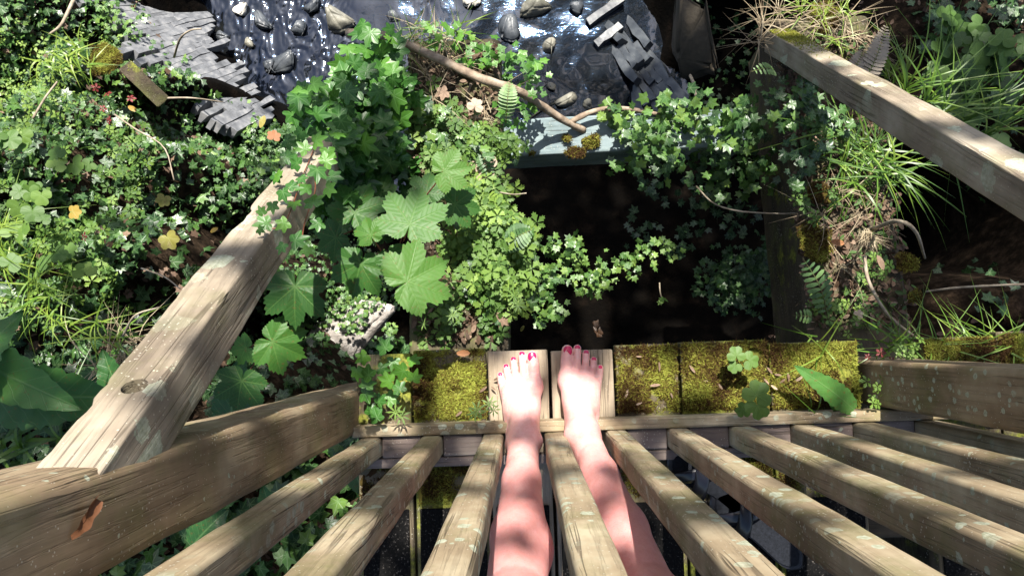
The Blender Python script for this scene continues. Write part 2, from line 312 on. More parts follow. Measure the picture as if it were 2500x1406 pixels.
# ------------------------------------------------------------------ swept timber
def frame(a, b, ref):
    z = nrm(np.array(b)-a); x = np.asarray(ref, float); x = nrm(x - x.dot(z)*z); y = np.cross(z, x); return x, y, z
def timber(name, a, b, wx, wy, mat, ref=(1, 0, 0), r=0.006, seg=0.02, rough=0.0015, parent=None, seed=0, ragged=0.0, taper=None, end_cut=0.0):
    """rectangular timber from a to b: wx along ref, wy across; local z runs along the grain"""
    a = np.array(a, float); b = np.array(b, float); L = np.linalg.norm(b-a)
    x, y, z = frame(a, b, ref)
    prof = []
    hx, hy = wx/2, wy/2
    for cx, cy, a0 in ((hx-r, hy-r, 0), (-hx+r, hy-r, 90), (-hx+r, -hy+r, 180), (hx-r, -hy+r, 270)):
        for t in (0, 30, 60, 90):
            q = math.radians(a0+t); prof.append((cx+r*math.cos(q), cy+r*math.sin(q)))
    # extra points along flats
    P = []
    for i in range(len(prof)):
        p, q = np.array(prof[i]), np.array(prof[(i+1) % len(prof)]); d = np.linalg.norm(q-p)
        if d > 0.012:
            k = max(1, int(d/0.02)); P.append(p); P += [p+(q-p)*(0.0012+(d-0.0024)*j/k)/d for j in range(k+1)]
        else: P.append(p)
    P = np.array(P); k = len(P); n = max(2, int(L/seg)+1)
    ts = np.linspace(0, L, n); ts[0] = 0
    # slight rounding at the two ends
    ts = np.concatenate([[0, 0.002], ts[1:-1], [L-0.002, L]]); n = len(ts)
    V = np.zeros((n, k, 3)); V[:, :, 0] = P[None, :, 0]; V[:, :, 1] = P[None, :, 1]; V[:, :, 2] = ts[:, None]
    sh = min(0.003, r*0.6)
    for e in (0, -1): V[e, :, :2] *= (1 - sh/np.maximum(hx, hy))
    if taper is not None: V[:, :, :2] *= (1 + (taper-1)*(ts/L))[:, None, None]
    F = V.reshape(-1, 3); so = np.array([seed*3.7, seed*1.3, 0])
    q = (F+so)*np.array([1, 1, 0.16])
    F2 = F.copy(); d = fbm(q, 60, seed, 3)*rough*0.7 + fbm(F+so, 9, seed+9, 2)*rough*0.5
    rad = F[:, :2]/np.maximum(np.linalg.norm(F[:, :2], axis=1, keepdims=True), 1e-6)
    F2[:, :2] += rad*d[:, None]
    if ragged:   # eaten-away arris on the -x +y side
        wgt = np.clip((-F[:, 0]/hx - 0.25), 0, 1)
        bite = np.clip(vnoise(np.stack([F[:, 2]*14, F[:, 2]*0, F[:, 2]*0], 1), 1, seed+5)*0.8 + 0.5*vnoise(np.stack([F[:, 2]*47, F[:, 2]*0, F[:, 2]*0], 1), 1, seed+6)+0.1, 0, 1.2)
        F2[:, 0] += wgt*bite*ragged
    if end_cut: F2[:, 2] += np.where(F[:, 2] < 0.01, F[:, 1]*end_cut, 0)
    faces = []
    for i in range(n-1):
        for j in range(k): faces.append((i*k+j, i*k+(j+1) % k, (i+1)*k+(j+1) % k, (i+1)*k+j))
    faces.append(tuple(range(k-1, -1, -1))); faces.append(tuple(range((n-1)*k, n*k)))
    M = Matrix([[x[0], y[0], z[0], a[0]], [x[1], y[1], z[1], a[1]], [x[2], y[2], z[2], a[2]], [0, 0, 0, 1]])
    o = mk_mesh(name, F2, faces, mat, smooth=True)
    try: o.data.set_sharp_from_angle(angle=math.radians(38))
    except Exception: pass
    o.matrix_world = M
    if parent is not None:
        o.parent = parent; o.matrix_parent_inverse = Matrix.Translation(-Vector(parent.location))
    return o
def boolean_cut(o, cutter):
    md = o.modifiers.new('cut', 'BOOLEAN'); md.object = cutter; md.operation = 'DIFFERENCE'; md.solver = 'EXACT'
    dg = bpy.context.evaluated_depsgraph_get(); me = bpy.data.meshes.new_from_object(o.evaluated_get(dg))
    o.modifiers.clear(); o.data = me; bpy.data.objects.remove(cutter)

def tube_mesh(pts, radii, k=8, wob=0.0, seed=0):
    pts = np.asarray(pts, float); n = len(pts); radii = np.broadcast_to(radii, (n,))
    V = []; up = np.array([0.13, 0.27, 0.95])
    for i in range(n):
        t = nrm(pts[min(i+1, n-1)]-pts[max(i-1, 0)]); x = nrm(np.cross(up, t)) if abs(t.dot(up)) < 0.98 else nrm(np.cross([1, 0, 0], t)); y = np.cross(t, x)
        for j in range(k):
            a = 2*math.pi*j/k; V.append(pts[i] + radii[i]*(x*math.cos(a)+y*math.sin(a)))
    V = np.array(V)
    if wob:
        c = np.repeat(pts, k, 0); V = c + (V-c)*(1+wob*vnoise(V, 70, seed))[:, None]
    F = [(i*k+j, i*k+(j+1) % k, (i+1)*k+(j+1) % k, (i+1)*k+j) for i in range(n-1) for j in range(k)]
    F += [tuple(range(k-1, -1, -1)), tuple(range((n-1)*k, n*k))]
    return V, F
def smooth_path(ctrl, n=30):
    c = np.asarray(ctrl, float); c = np.vstack([2*c[0]-c[1], c, 2*c[-1]-c[-2]]); out = []
    m = len(c)-3
    for s in np.linspace(0, m-1e-6, n):
        i = int(s); t = s-i; p0, p1, p2, p3 = c[i:i+4]
        out.append(0.5*((2*p1)+(-p0+p2)*t+(2*p0-5*p1+4*p2-p3)*t*t+(-p0+3*p1-3*p2+p3)*t**3))
    return np.array(out)
class Acc:
    """collects verts/faces/uv/tint of many bits that make ONE object"""
    def __init__(s): s.V = []; s.F = []; s.U = []; s.T = []; s.n = 0
    def add(s, V, F, uv=None, t=0.5):
        V = np.asarray(V); s.V.append(V); s.F += [tuple(int(i)+s.n for i in f) for f in F]
        s.U.append(np.zeros((len(V), 2)) if uv is None else uv); s.T.append(np.full(len(V), t)); s.n += len(V)
    def build(s, name, mat, parent=None, smooth=True):
        o = mk_mesh(name, np.vstack(s.V), s.F, mat, smooth=smooth, uv=np.vstack(s.U), tint=np.concatenate(s.T))
        if parent is not None: adopt(o, parent)
        return o

# ------------------------------------------------------------------ leaf templates (unit: tip at +y, radius about 1)
def radial_leaf(keys, nper=1, rings=(1.0,), teeth=0.0, nt_=0, cup=0.12, ridge=0.05, lob=52.0, tipdrop=0.1):
    ang = [k[0] for k in keys]; rad = [k[1] for k in keys]
    th = np.linspace(0, 180, nper) if nper > 1 else np.array(ang, float)
    rr = np.interp(th, ang, rad)
    if teeth: rr = rr*(1 + teeth*(2*np.abs((th*nt_/180.0) % 1-0.5)))
    th = np.radians(np.concatenate([th, -th[-2:0:-1]])); rr = np.concatenate([rr, rr[-2:0:-1]])
    k = len(th); V = [(0, 0, 0)]
    for f in rings:
        x = np.sin(th)*rr*f; y = np.cos(th)*rr*f
        near = np.degrees(np.abs(th)) % lob; near = np.minimum(near, lob-near)/(lob/2)
        z = -ridge*(1-near)*f - tipdrop*(rr*f)**2 + cup*np.abs(x)*0.5
        V += list(zip(x, y, z))
    F = [(0, 1+(j+1) % k, 1+j) for j in range(k)]
    for q in range(len(rings)-1):
        a, b = 1+q*k, 1+(q+1)*k
        for j in range(k):
            j2 = (j+1) % k
            F += [(a+j, a+j2, b+j2), (a+j, b+j2, b+j)]
    V = np.array(V); F = np.array(F)[:, ::1]
    # make all faces look up
    n = np.cross(V[F[:, 1]]-V[F[:, 0]], V[F[:, 2]]-V[F[:, 0]]); fl = n[:, 2] < 0; F[fl] = F[fl][:, ::-1]
    return V, F, V[:, :2].copy()
IVYK = [(0, 1.0), (22, 0.56), (50, 0.82), (80, 0.46), (112, 0.62), (150, 0.36), (180, 0.2)]
IVY = radial_leaf(IVYK)
IVY_HI = radial_leaf([(0, 1.0), (6, 0.88), (16, 0.66), (25, 0.56), (36, 0.7), (50, 0.84), (60, 0.72), (72, 0.52), (84, 0.48), (100, 0.6), (112, 0.64), (126, 0.55), (150, 0.4), (168, 0.32), (180, 0.12)], rings=(0.5, 1.0), cup=0.15, ridge=0.08)
IVYR = radial_leaf([(0, 0.92), (14, 0.86), (27, 0.70), (40, 0.84), (54, 0.88), (70, 0.78), (82, 0.62), (98, 0.72), (116, 0.74), (138, 0.6), (160, 0.42), (172, 0.3), (180, 0.08)], rings=(0.5, 1.0), cup=0.35, ridge=0.06)
SYCA = radial_leaf([(0, 1.0), (9, 0.86), (17, 0.80), (24, 0.63), (33, 0.80), (46, 0.97), (56, 0.84), (67, 0.78), (75, 0.56), (85, 0.68), (98, 0.76), (112, 0.66), (135, 0.5), (158, 0.42), (172, 0.3), (180, 0.04)],
                   nper=91, rings=(0.2, 0.4, 0.6, 0.8, 1.0), teeth=0.10, nt_=24, cup=0.22, ridge=0.05, lob=47.0, tipdrop=0.13)
ROUND3 = radial_leaf([(0, 0.86), (20, 1.0), (45, 0.92), (60, 0.62), (80, 0.95), (115, 0.95), (150, 0.6), (170, 0.3), (180, 0.05)], nper=31, rings=(0.5, 1.0), teeth=0.04, nt_=10, cup=0.2, ridge=0.03, lob=60)
OVAL = radial_leaf([(0, 1.0), (20, 0.8), (45, 0.55), (90, 0.42), (135, 0.5), (180, 0.9)], nper=9, rings=(1.0,), cup=0.3, ridge=0.0, lob=180)
def compound(n=5, spread=62):
    V = []; F = []; U = []; b = 0
    for i in range(n):
        a = math.radians((i-(n-1)/2)*spread); L = 1.0-0.10*abs(i-(n-1)/2)
        pts = np.array([(0, 0.08, 0), (0.16, 0.42, 0.02), (0.30, 0.62, 0), (0.15, 0.68, 0.02), (0.20, 0.86, 0), (0.06, 0.86, .01), (0, 1.0, -0.05), (-0.06, .86, .01), (-0.20, 0.86, 0), (-0.15, 0.68, 0.02), (-0.30, 0.62, 0), (-0.16, 0.42, 0.02), (0, 0.6, -0.03)])
        pts[:, :2] *= L; c, s = math.cos(a), math.sin(a)
        q = pts.copy(); q[:, 0] = pts[:, 0]*c+pts[:, 1]*s; q[:, 1] = -pts[:, 0]*s+pts[:, 1]*c; q[:, 2] -= 0.12*pts[:, 1]**2
        V.append(q); U.append(pts[:, :2]-[0, 0.0])
        for j in range(12): F.append((b+12, b+(j+1) % 12, b+j))
        b += 13
    V = np.vstack(V); F = np.array(F); n_ = np.cross(V[F[:, 1]]-V[F[:, 0]], V[F[:, 2]]-V[F[:, 0]]); fl = n_[:, 2] < 0; F[fl] = F[fl][:, ::-1]
    return V, F, np.vstack(U)
HERB = compound(5, 66); HERB3 = compound(3, 85)
WHORL = None
def scatter_mesh(tpl, pos, nor, size, head=None, tint=None, jit=0.35, asp=None):
    TV, TF, TU = tpl; N = len(pos); pos = np.asarray(pos); nor = np.asarray(nor, float) + RNG.normal(0, jit, (N, 3))
    nor /= np.linalg.norm(nor, axis=1, keepdims=True)
    if head is None:
        a = RNG.uniform(0, 2*math.pi, N); h = np.stack([np.cos(a), np.sin(a), np.zeros(N)], 1)
    else: h = np.asarray(head, float)
    h = h - (h*nor).sum(1, keepdims=True)*nor; h /= np.maximum(np.linalg.norm(h, axis=1, keepdims=True), 1e-6)
    x = np.cross(h, nor); S = np.broadcast_to(size, (N,))[:, None, None]
    ax = np.ones(N) if asp is None else asp
    curl = RNG.uniform(0.3, 1.8, N)
    V = pos[:, None, :] + S*(TV[None, :, 0, None]*ax[:, None, None]*x[:, None, :] + TV[None, :, 1, None]*h[:, None, :] + TV[None, :, 2, None]*curl[:, None, None]*nor[:, None, :])
    k = len(TV); F = (TF[None] + (np.arange(N)*k)[:, None, None]).reshape(-1, TF.shape[1])
    T = np.repeat(RNG.uniform(0, 1, N) if tint is None else tint, k)
    return V.reshape(-1, 3), F, np.tile(TU, (N, 1)), T
def cover(name, parts, mat, label, cat, group=None, kind='stuff', smooth=False, parent=None):
    Vs, Fs, Us, Ts, n = [], [], [], [], 0
    for V, F, U, T in parts: Vs.append(V); Fs.append(F+n); Us.append(U); Ts.append(T); n += len(V)
    o = mk_mesh(name, np.vstack(Vs), np.vstack(Fs), mat, uv=np.vstack(Us), tint=np.concatenate(Ts), smooth=smooth)
    if parent is not None: adopt(o, parent)
    return tag(o, label, cat, group, kind)
def in_poly(px, py, poly):
    c = np.zeros(len(px), bool); j = len(poly)-1
    for i in range(len(poly)):
        xi, yi = poly[i]; xj, yj = poly[j]
        c ^= ((yi > py) != (yj > py)) & (px < (xj-xi)*(py-yi)/((yj-yi) or 1e-9)+xi); j = i
    return c

# ------------------------------------------------------------------ terrain and stream
CTRL = [(-500, 0, 2.7), (-500, 500, 1.9), (-500, 1000, 1.85), (-300, 1500, 1.9),
 (0, 400, 2.2), (0, 800, 2.02), (0, 1100, 2.0), (300, 600, 2.2), (500, 700, 2.35), (300, 900, 2.12), (600, 1000, 2.2), (400, 1300, 2.1), (800, 1350, 2.15), (850, 1150, 2.3),
 (0, 0, 3.0), (200, 150, 2.75), (330, 130, 2.9), (100, 300, 2.45), (400, 400, 2.6), (560, 480, 2.9),
 (680, 620, 3.3), (750, 800, 3.4), (950, 820, 3.5), (680, 400, 3.6), (330, -60, 3.6), (400, 120, 3.62), (480, 180, 3.75), (540, 280, 3.8), (620, 330, 3.85), (620, 120, 4.3), (560, 0, 4.3), (680, 230, 4.3), (800, 250, 4.3), (900, 300, 4.3), (470, -100, 4.2), (560, -200, 4.3),
 (720, 100, 4.2), (900, 100, 4.25), (1300, 100, 4.25), (1400, 250, 4.25), (1300, -400, 4.25), (800, -400, 4.25), (300, -500, 4.0), (1000, 400, 4.2), (1000, 600, 4.0),
 (1440, 60, 4.25), (1450, 200, 4.25), (1560, 100, 4.08), (1630, 220, 4.03), (1740, 60, 3.75), (1780, 250, 3.8), (1800, -100, 3.4), (1560, -300, 4.1),
 (1500, 600, 3.9), (1700, 700, 3.9), (1400, 800, 3.9), (1500, 450, 3.95), (1750, 480, 3.9), (1300, 1300, 3.9), (1800, 1300, 3.9), (2000, 600, 3.9), (2200, 1000, 3.9),
 (2300, 100, 2.9), (2450, 250, 2.7), (2350, 480, 3.9), (2480, 500, 3.8), (2400, 620, 3.9), (2430, 700, 3.7), (2300, 720, 3.8), (2350, 830, 2.6), (2560, 800, 2.2), (2700, 1000, 2.0), (2700, 200, 2.4), (2800, 600, 3.4), (2100, -200, 3.2), (3200, 600, 1.9), (2500, -500, 3.0)]
CW = np.array([W(*c) for c in CTRL])
def hgt(xy):
    xy = np.atleast_2d(xy); d2 = ((xy[:, None, :]-CW[None, :, :2])**2).sum(2)+0.003
    wg = d2**-2.0; z = (wg*CW[:, 2]).sum(1)/wg.sum(1)
    p = np.column_stack([xy, np.zeros(len(xy))])
    return z + 0.05*fbm(p, 2.3, 3, 3) + 0.015*fbm(p, 12, 5, 2)
gx = np.unique(np.concatenate([np.linspace(-14, -4, 18), np.linspace(-4, 4, 200), np.linspace(4, 14, 18)]))
gy = np.unique(np.concatenate([np.linspace(-10, -2, 14), np.linspace(-2, 3.5, 150), np.linspace(3.5, 14, 18)]))
GX, GY = np.meshgrid(gx, gy); gxy = np.stack([GX.ravel(), GY.ravel()], 1)
gz = np.concatenate([hgt(c) for c in np.array_split(gxy, 12)])
nx_, ny_ = len(gx), len(gy); idx = np.arange(nx_*ny_).reshape(ny_, nx_)
gf = np.stack([idx[:-1, :-1].ravel(), idx[:-1, 1:].ravel(), idx[1:, 1:].ravel(), idx[1:, :-1].ravel()], 1)
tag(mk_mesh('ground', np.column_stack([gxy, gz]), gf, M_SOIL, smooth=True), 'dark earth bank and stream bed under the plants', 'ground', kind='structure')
WZ = CAMZ-4.02
wx = np.unique(np.concatenate([np.linspace(-4.0, -2.1, 20), np.linspace(-2.1, 1.1, 400), np.linspace(1.1, 3.2, 20)])); wy = np.unique(np.concatenate([np.linspace(-3.0, 0.6, 24), np.linspace(0.6, 2.1, 200), np.linspace(2.1, 6.0, 24)])); WXg, WYg = np.meshgrid(wx, wy)
wp = np.stack([WXg.ravel(), WYg.ravel(), np.full(WXg.size, 0.0)], 1)
rif = np.clip(-0.1+1.9*vnoise(wp*[1.6, 0.8, 1], 2.6, 31)+0.75*np.exp(-((wp[:, 0]+1.25)/0.30)**2), 0.04, 0.85)   # lively where it runs over stones
wq = wp*[1.5, 0.9, 1]+0.05*np.stack([vnoise(wp, 9, 1), vnoise(wp, 9, 2), 0*wp[:, 0]], 1)
rif *= np.where(wp[:, 0] > -0.15, 0.10, 1.0)
wp[:, 2] = WZ+0.004*fbm(wp, 6, 21, 2)+rif*(0.007*(1-np.abs(vnoise(wq, 19, 22)))+0.0045*(1-np.abs(vnoise(wq, 44, 23)))-0.009)
i2 = np.arange(len(wx)*len(wy)).reshape(len(wy), len(wx))
tag(mk_mesh('stream', wp, np.stack([i2[:-1, :-1].ravel(), i2[:-1, 1:].ravel(), i2[1:, 1:].ravel(), i2[1:, :-1].ravel()], 1), M_WATER, smooth=True), 'shallow dark rippling stream far below', 'water', kind='structure')
def ground_pts(poly, n, zlo=0.0, zhi=0.1):
    """n points on the bank whose place in the picture falls inside poly"""
    out = []; tot = 0
    P = np.array([W(x, y, 2.6)[:2] for x, y in poly]); lo = P.min(0)-1.2; hi = P.max(0)+1.2
    while tot < n:
        q = RNG.uniform(lo, hi, (n*3, 2)); p = np.column_stack([q, hgt(q)]); s = PX(p); k = in_poly(s[:, 0], s[:, 1], poly)
        out.append(p[k]); tot += k.sum()
        if len(out) > 30: break
    p = np.vstack(out)[:n]; p[:, 2] += RNG.uniform(zlo, zhi, len(p)); return p
UP = np.array([0, 0, 1.0])
def up(n, lean=(0, 0, 1)): return np.tile(nrm(lean), (n, 1))

# ------------------------------------------------------------------ footbridge: railing
RY0, RY1 = -0.178, -0.202            # outer strip of the bottom rail
BY = -0.226                          # baluster centre line
rail = empty('wooden_railing', (0.2, -0.22, 0.0), 'weathered wooden bridge railing with square balusters, two posts and raking braces', 'railing')
timber('bottom_rail', (-0.385, (RY0+RY1)/2, 0.028), (1.30, (RY0+RY1)/2, 0.028), 0.024, 0.055, M_RAIL, ref=(0, 1, 0), r=0.004, parent=rail, seed=1, rough=0.001)
timber('back_rail', (-0.385, -0.262, 0.020), (1.30, -0.262, 0.020), 0.022, 0.03, M_SPACER, ref=(0, 1, 0), r=0.003, parent=rail, seed=2, rough=0.001)
BX = [0.060+0.1355*(i-3) for i in range(0, 10)]
for i, x in enumerate(BX):
    lean = 0.004*math.sin(i*2.3)
    timber('baluster', (x, BY, 0.004), (x+lean, BY-0.004, 1.06), 0.047, 0.046, M_RAIL, ref=(1, 0, 0), r=0.0085, parent=rail, seed=10+i, rough=0.0016, seg=0.03)
    if i < 9 and i not in (2, 3):
        timber('spacer_block', (x+0.0245, BY, 0.016+0.002*(i % 2)), (x+0.1355-0.0245, BY, 0.016+0.002*(i % 2)), 0.047, 0.045, M_SPACER, ref=(0, 1, 0), r=0.003, parent=rail, seed=30+i, rough=0.0012)
timber('top_rail', (-0.6, -0.30, 1.095), (1.5, -0.30, 1.095), 0.11, 0.06, M_RAIL, ref=(0, 1, 0), r=0.012, parent=rail, seed=3)
PLX, PRX = -0.433, 0.828
pl = timber('railing_post', (PLX, -0.150, -0.45), (PLX, -0.150, 1.27), 0.104, 0.100, M_POST, r=0.013, parent=rail, seed=41, rough=0.003, seg=0.02)
pr = timber('railing_post', (PRX, -0.122, -0.45), (PRX, -0.122, 1.20), 0.108, 0.102, M_POST, r=0.010, parent=rail, seed=42, rough=0.002, seg=0.02)
# raking braces, about 33 degrees off plumb, from the posts down to the ends of the outrigger timbers
def pxdir(px, py): return nrm(RWC @ np.array([(px-CX)/F_PX, -(py-CY)/F_PX, -1.0]))
def brace_line(arr_px, D, vp, sgn, w_, y_top, z_bot):
    """axis of a brace whose inner upper arris passes the given point; sgn -1: brace lies on the -x side of that arris"""
    A0 = W(*arr_px, D); d = pxdir(*vp); d = nrm([d[0], d[1], d[2]])
    n = nrm(np.cross(d, np.cross([0, 0, 1.0], d))*1.0); n = n if n[2] > 0 else -n
    x = np.cross(d, n); x = x if x[0] > 0 else -x
    C = A0 + x*sgn*0.031 - n*w_/2
    ta = (y_top-C[1])/d[1]; tb = (z_bot-C[2])/d[2]
    return C+d*ta, C+d*tb, d, n, x
a, b, dL, nL, xL = brace_line((659, 562), 1.13, (1234, -252), -1, 0.068, -0.150, -0.36)
aL, bL = a, b
bl = timber('brace', a, b, 0.064, 0.068, M_BRACE, ref=xL, r=0.003, parent=rail, seed=51, rough=0.0018, ragged=0.010, seg=0.012)
d = nrm(np.array(b)-a); hp = W(262, 1018, 0.80); tq = (hp-a).dot(d); hp = a+d*tq+xL*0.004; print('hole at', tq)
bpy.ops.mesh.primitive_cylinder_add(vertices=28, radius=0.0135, depth=0.4, location=Vector(hp))
cut = bpy.context.object; nn = nL; cut.rotation_euler = Vector(nn).to_track_quat('Z', 'Y').to_euler()
bpy.context.view_layer.update(); boolean_cut(bl, cut)
bl['label'] = 'brace with a bolt hole, eaten edge and ivy over its foot'
_A0, _A1 = W(2493, 433, 1.175), W(1868, 72, 2.15); _q = (RWC.T @ nrm(_A1-_A0)); _vp = (CX-F_PX*_q[0]/_q[2], CY+F_PX*_q[1]/_q[2])
a, b, dR, nR, xR = brace_line((2493, 433), 1.175, _vp, 1, 0.066, -0.13, -0.475)
aR, bR = a, b
br = timber('brace', a, b, 0.062, 0.066, M_BRACE, ref=xR, r=0.004, parent=rail, seed=52, rough=0.002, seg=0.015)
br['label'] = 'brace with round pale lichen spots and moss at its foot'

# ------------------------------------------------------------------ deck boards
def moss_on(x0, x1, y0, y1, z, n, parent, thin=0.0, rnd=False):
    """moss cushion: a bumpy skin plus many short curled shoots"""
    nx, ny = max(3, int((x1-x0)/0.006)), max(3, int((y1-y0)/0.006))
    X, Y = np.meshgrid(np.linspace(x0, x1, nx), np.linspace(y0, y1, ny)); p = np.stack([X.ravel(), Y.ravel(), np.zeros(X.size)], 1)
    cx_, cy_, rx_, ry_ = (x0+x1)/2, (y0+y1)/2, (x1-x0)/2, (y1-y0)/2
    def edge(P):
        if rnd: return (1.0-np.sqrt(((P[:, 0]-cx_)/rx_)**2+((P[:, 1]-cy_)/ry_)**2)+0.35*fbm(P*[1, 1, 0], 30, 13, 2))*min(rx_, ry_)/0.012
        q_ = (np.minimum(np.minimum(P[:, 0]-x0, x1-P[:, 0]), np.minimum(P[:, 1]-y0, y1-P[:, 1]))+0.0035*fbm(P*[1, 1, 0], 55, 17, 2)+0.001)/0.012
        return np.minimum(q_, (fbm(P*[1, 1, 0], 21, 19, 3)+0.95)*4)
    er = edge(p*[1, 1, 0]); e = np.clip(er, 0, 1)
    p[:, 2] = z + (0.007+0.009*fbm(p*[1, 1, 0], 26, 3, 2)+0.003*fbm(p*[1, 1, 0], 90, 5, 2))*np.sqrt(e) - 0.004 - 0.004*(er < 0)
    p[:, :2] += 0.004*np.stack([vnoise(p, 40, 1), vnoise(p, 40, 2)], 1)
    ii = np.arange(nx*ny).reshape(ny, nx); Fq = np.stack([ii[:-1, :-1].ravel(), ii[:-1, 1:].ravel(), ii[1:, 1:].ravel(), ii[1:, :-1].ravel()], 1)
    Ft = np.vstack([Fq[:, [0, 1, 2]], Fq[:, [0, 2, 3]]])
    tb = 0.30+0.28*fbm(p, 18, 7, 3)
    okf = (er > -0.2)[Ft].all(1); Ft = Ft[okf]
    base = (p, Ft, np.zeros((len(p), 2)), tb*0.75)
    q = np.column_stack([RNG.uniform(x0, x1, n), RNG.uniform(y0, y1, n), np.zeros(n)])
    eqr = edge(q); q = q[eqr > 0.1]; eq = np.clip(eqr[eqr > 0.1], 0, 1); n = len(q)
    q[:, 2] = z+(0.007+0.009*fbm(q*[1, 1, 0], 26, 3, 2))*np.sqrt(eq)-0.002
    t = np.clip(0.38+0.6*fbm(q*[1, 1, 0], 16, 7, 3)+RNG.normal(0, 0.26, n), 0, 1)
    if thin: keep = fbm(q*[1, 1, 0], 15, 9, 2) > thin-0.4; q, t = q[keep], t[keep]
    SH = (np.array([(-0.16, 0, 0), (0.16, 0, 0), (0.10, 0.6, 0.12), (0, 1.05, -0.05), (-0.10, 0.6, 0.12)]), np.array([(0, 1, 2), (0, 2, 4), (4, 2, 3)]), np.zeros((5, 2)))
    sh = scatter_mesh(SH, q+[0, 0, 0.0015], up(len(q)), RNG.uniform(0.004, 0.0095, len(q)), tint=t, jit=0.95)
    return cover('moss', [base, sh], M_MOSS, None, None, kind=None, parent=parent)
BOARDS = [(-0.385, -0.262, 0), (-0.256, -0.090, 1), (-0.084, 0.052, 2), (0.059, 0.200, 2), (0.206, 0.346, 1), (0.353, 0.548, 1), (0.554, 0.752, 1), (0.90, 1.06, 1), (1.066, 1.25, 1)]
LAB = {2: ['clean pale board end under the left bare foot', 'clean pale board end under the right bare foot'],
       1: ['mossy deck board just left of the left bare foot', 'mossy deck board just right of the right bare foot', 'mossy deck board with a round leaved seedling growing over it',
           'mossy deck board beside the base of the right post', 'mossy board under grass beyond the right post', 'outermost mossy board at the right end of the deck'],
       0: ['old deck board under ivy beside the left post']}
for i, (x0, x1, kind) in enumerate(BOARDS):
    g = empty('deck_board', ((x0+x1)/2, -0.6, -0.04), LAB[kind].pop(0), 'board', 'boards of the footbridge deck')
    yo = -0.022+0.006*math.sin(i*1.7)
    timber('plank', ((x0+x1)/2, yo, -0.022), ((x0+x1)/2, -1.25, -0.022), x1-x0, 0.044, M_CLEAN if kind == 2 else M_OLD, ref=(1, 0, 0), r=0.004, parent=g, seed=60+i, rough=0.001)
    if kind == 1: moss_on(x0+0.001, x1-0.001, -0.172, yo-0.002, 0.0, int(60000*(x1-x0)), g)
    if kind < 2:
        moss_on(x0+0.003, x1-0.003, -0.36, -0.277, -0.002, int(22000*(x1-x0)), g, 0.4)
    if kind != 0 or True:
        timber('grip_strip', ((x0+x1)/2, -0.37, 0.0035), ((x0+x1)/2, -1.2, 0.0035), (x1-x0)-0.018, 0.007, M_GRIT, ref=(1, 0, 0), r=0.002, parent=g, seed=80+i, rough=0.0004)
# sleepers that carry the deck and stick out under the braces
def sleeper(name, a, b, wx, wy, mat, label, seed, **k):
    o = timber(name, a, b, wx, wy, mat, seed=seed, **k); return tag(o, label, 'beam')
so1 = sleeper('outrigger_beam', (-0.165, -1.3, -0.17), (-0.165, 0.80, -0.38), 0.25, 0.26, M_SLEEPER, 'old sleeper sticking out under herbs and ivy left of the dark gap', 91, r=0.02, rough=0.006, seg=0.03)
so2 = sleeper('outrigger_beam', (0.925, -1.3, -0.32), (0.905, 0.90, -0.58), 0.28, 0.28, M_SLEEPER, 'thick sleeper under leaf litter and moss right of the dark gap', 92, r=0.025, rough=0.007, seg=0.03)
cb = sleeper('cross_beam', (-0.10, 0.585, -0.50), (0.665, 0.60, -0.52), 0.11, 0.16, M_GREYBEAM, 'blue grey beam bridging the gap, half hidden by ivy', 93, ref=(0, 1, 0), r=0.006, rough=0.002)
sleeper('bearer_beam', (-0.40, -0.42, -0.13), (1.4, -0.42, -0.13), 0.12, 0.16, M_SLEEPER, 'dark bearer running under the deck boards', 94, ref=(0, 1, 0), r=0.01, rough=0.003)

def over(name, px, py, D): return W(px, py, D)
# ------------------------------------------------------------------ the person: two bare legs and feet
def surface_nets(F, org, h):
    nx, ny, nz = F.shape; ins = F < 0
    c = [F[i:nx-1+i, j:ny-1+j, k:nz-1+k] for i in (0, 1) for j in (0, 1) for k in (0, 1)]
    s = sum((q < 0).astype(np.int8) for q in c); act = (s > 0) & (s < 8)
    ids = -np.ones(act.shape, np.int64); I = np.argwhere(act); ids[act] = np.arange(len(I))
    cv = np.stack([q[act] for q in c], 1); off = np.array([(i, j, k) for i in (0, 1) for j in (0, 1) for k in (0, 1)], float)
    acc = np.zeros((len(I), 3)); cnt = np.zeros(len(I))
    for a_ in range(8):
        for b_ in range(a_+1, 8):
            if abs(off[a_]-off[b_]).sum() == 1:
                va, vb = cv[:, a_], cv[:, b_]; m = (va < 0) != (vb < 0); t = np.where(m, va/np.where(m, va-vb, 1), 0)
                acc += m[:, None]*(off[a_]+(off[b_]-off[a_])*t[:, None]); cnt += m
    V = (I+acc/cnt[:, None])*h+org
    Q = []
    for ax in range(3):
        sl0 = [slice(1, -1)]*3; sl1 = [slice(1, -1)]*3; sl0[ax] = slice(0, -1); sl1[ax] = slice(1, None)
        A, B = ins[tuple(sl0)], ins[tuple(sl1)]; ch = np.argwhere(A != B); flip = A[A != B]
        base = ch + np.array([1 if q != ax else 0 for q in range(3)])
        u, v = [q for q in range(3) if q != ax]; eu = np.eye(3, dtype=int)[u]; ev = np.eye(3, dtype=int)[v]
        g = lambda P: ids[P[:, 0], P[:, 1], P[:, 2]]
        q = np.stack([g(base-eu-ev), g(base-ev), g(base), g(base-eu)], 1)
        if ax == 1: flip = ~flip
        q[~flip] = q[~flip][:, ::-1]; Q.append(q)
    return V, np.vstack(Q)
HB = 0.003; BO = np.array([-0.26, -0.66, -0.02]); BS = (210, 230, 345)
SD = np.full(BS, 1.0, np.float32)
axs = [BO[i]+HB*np.arange(BS[i]) for i in range(3)]
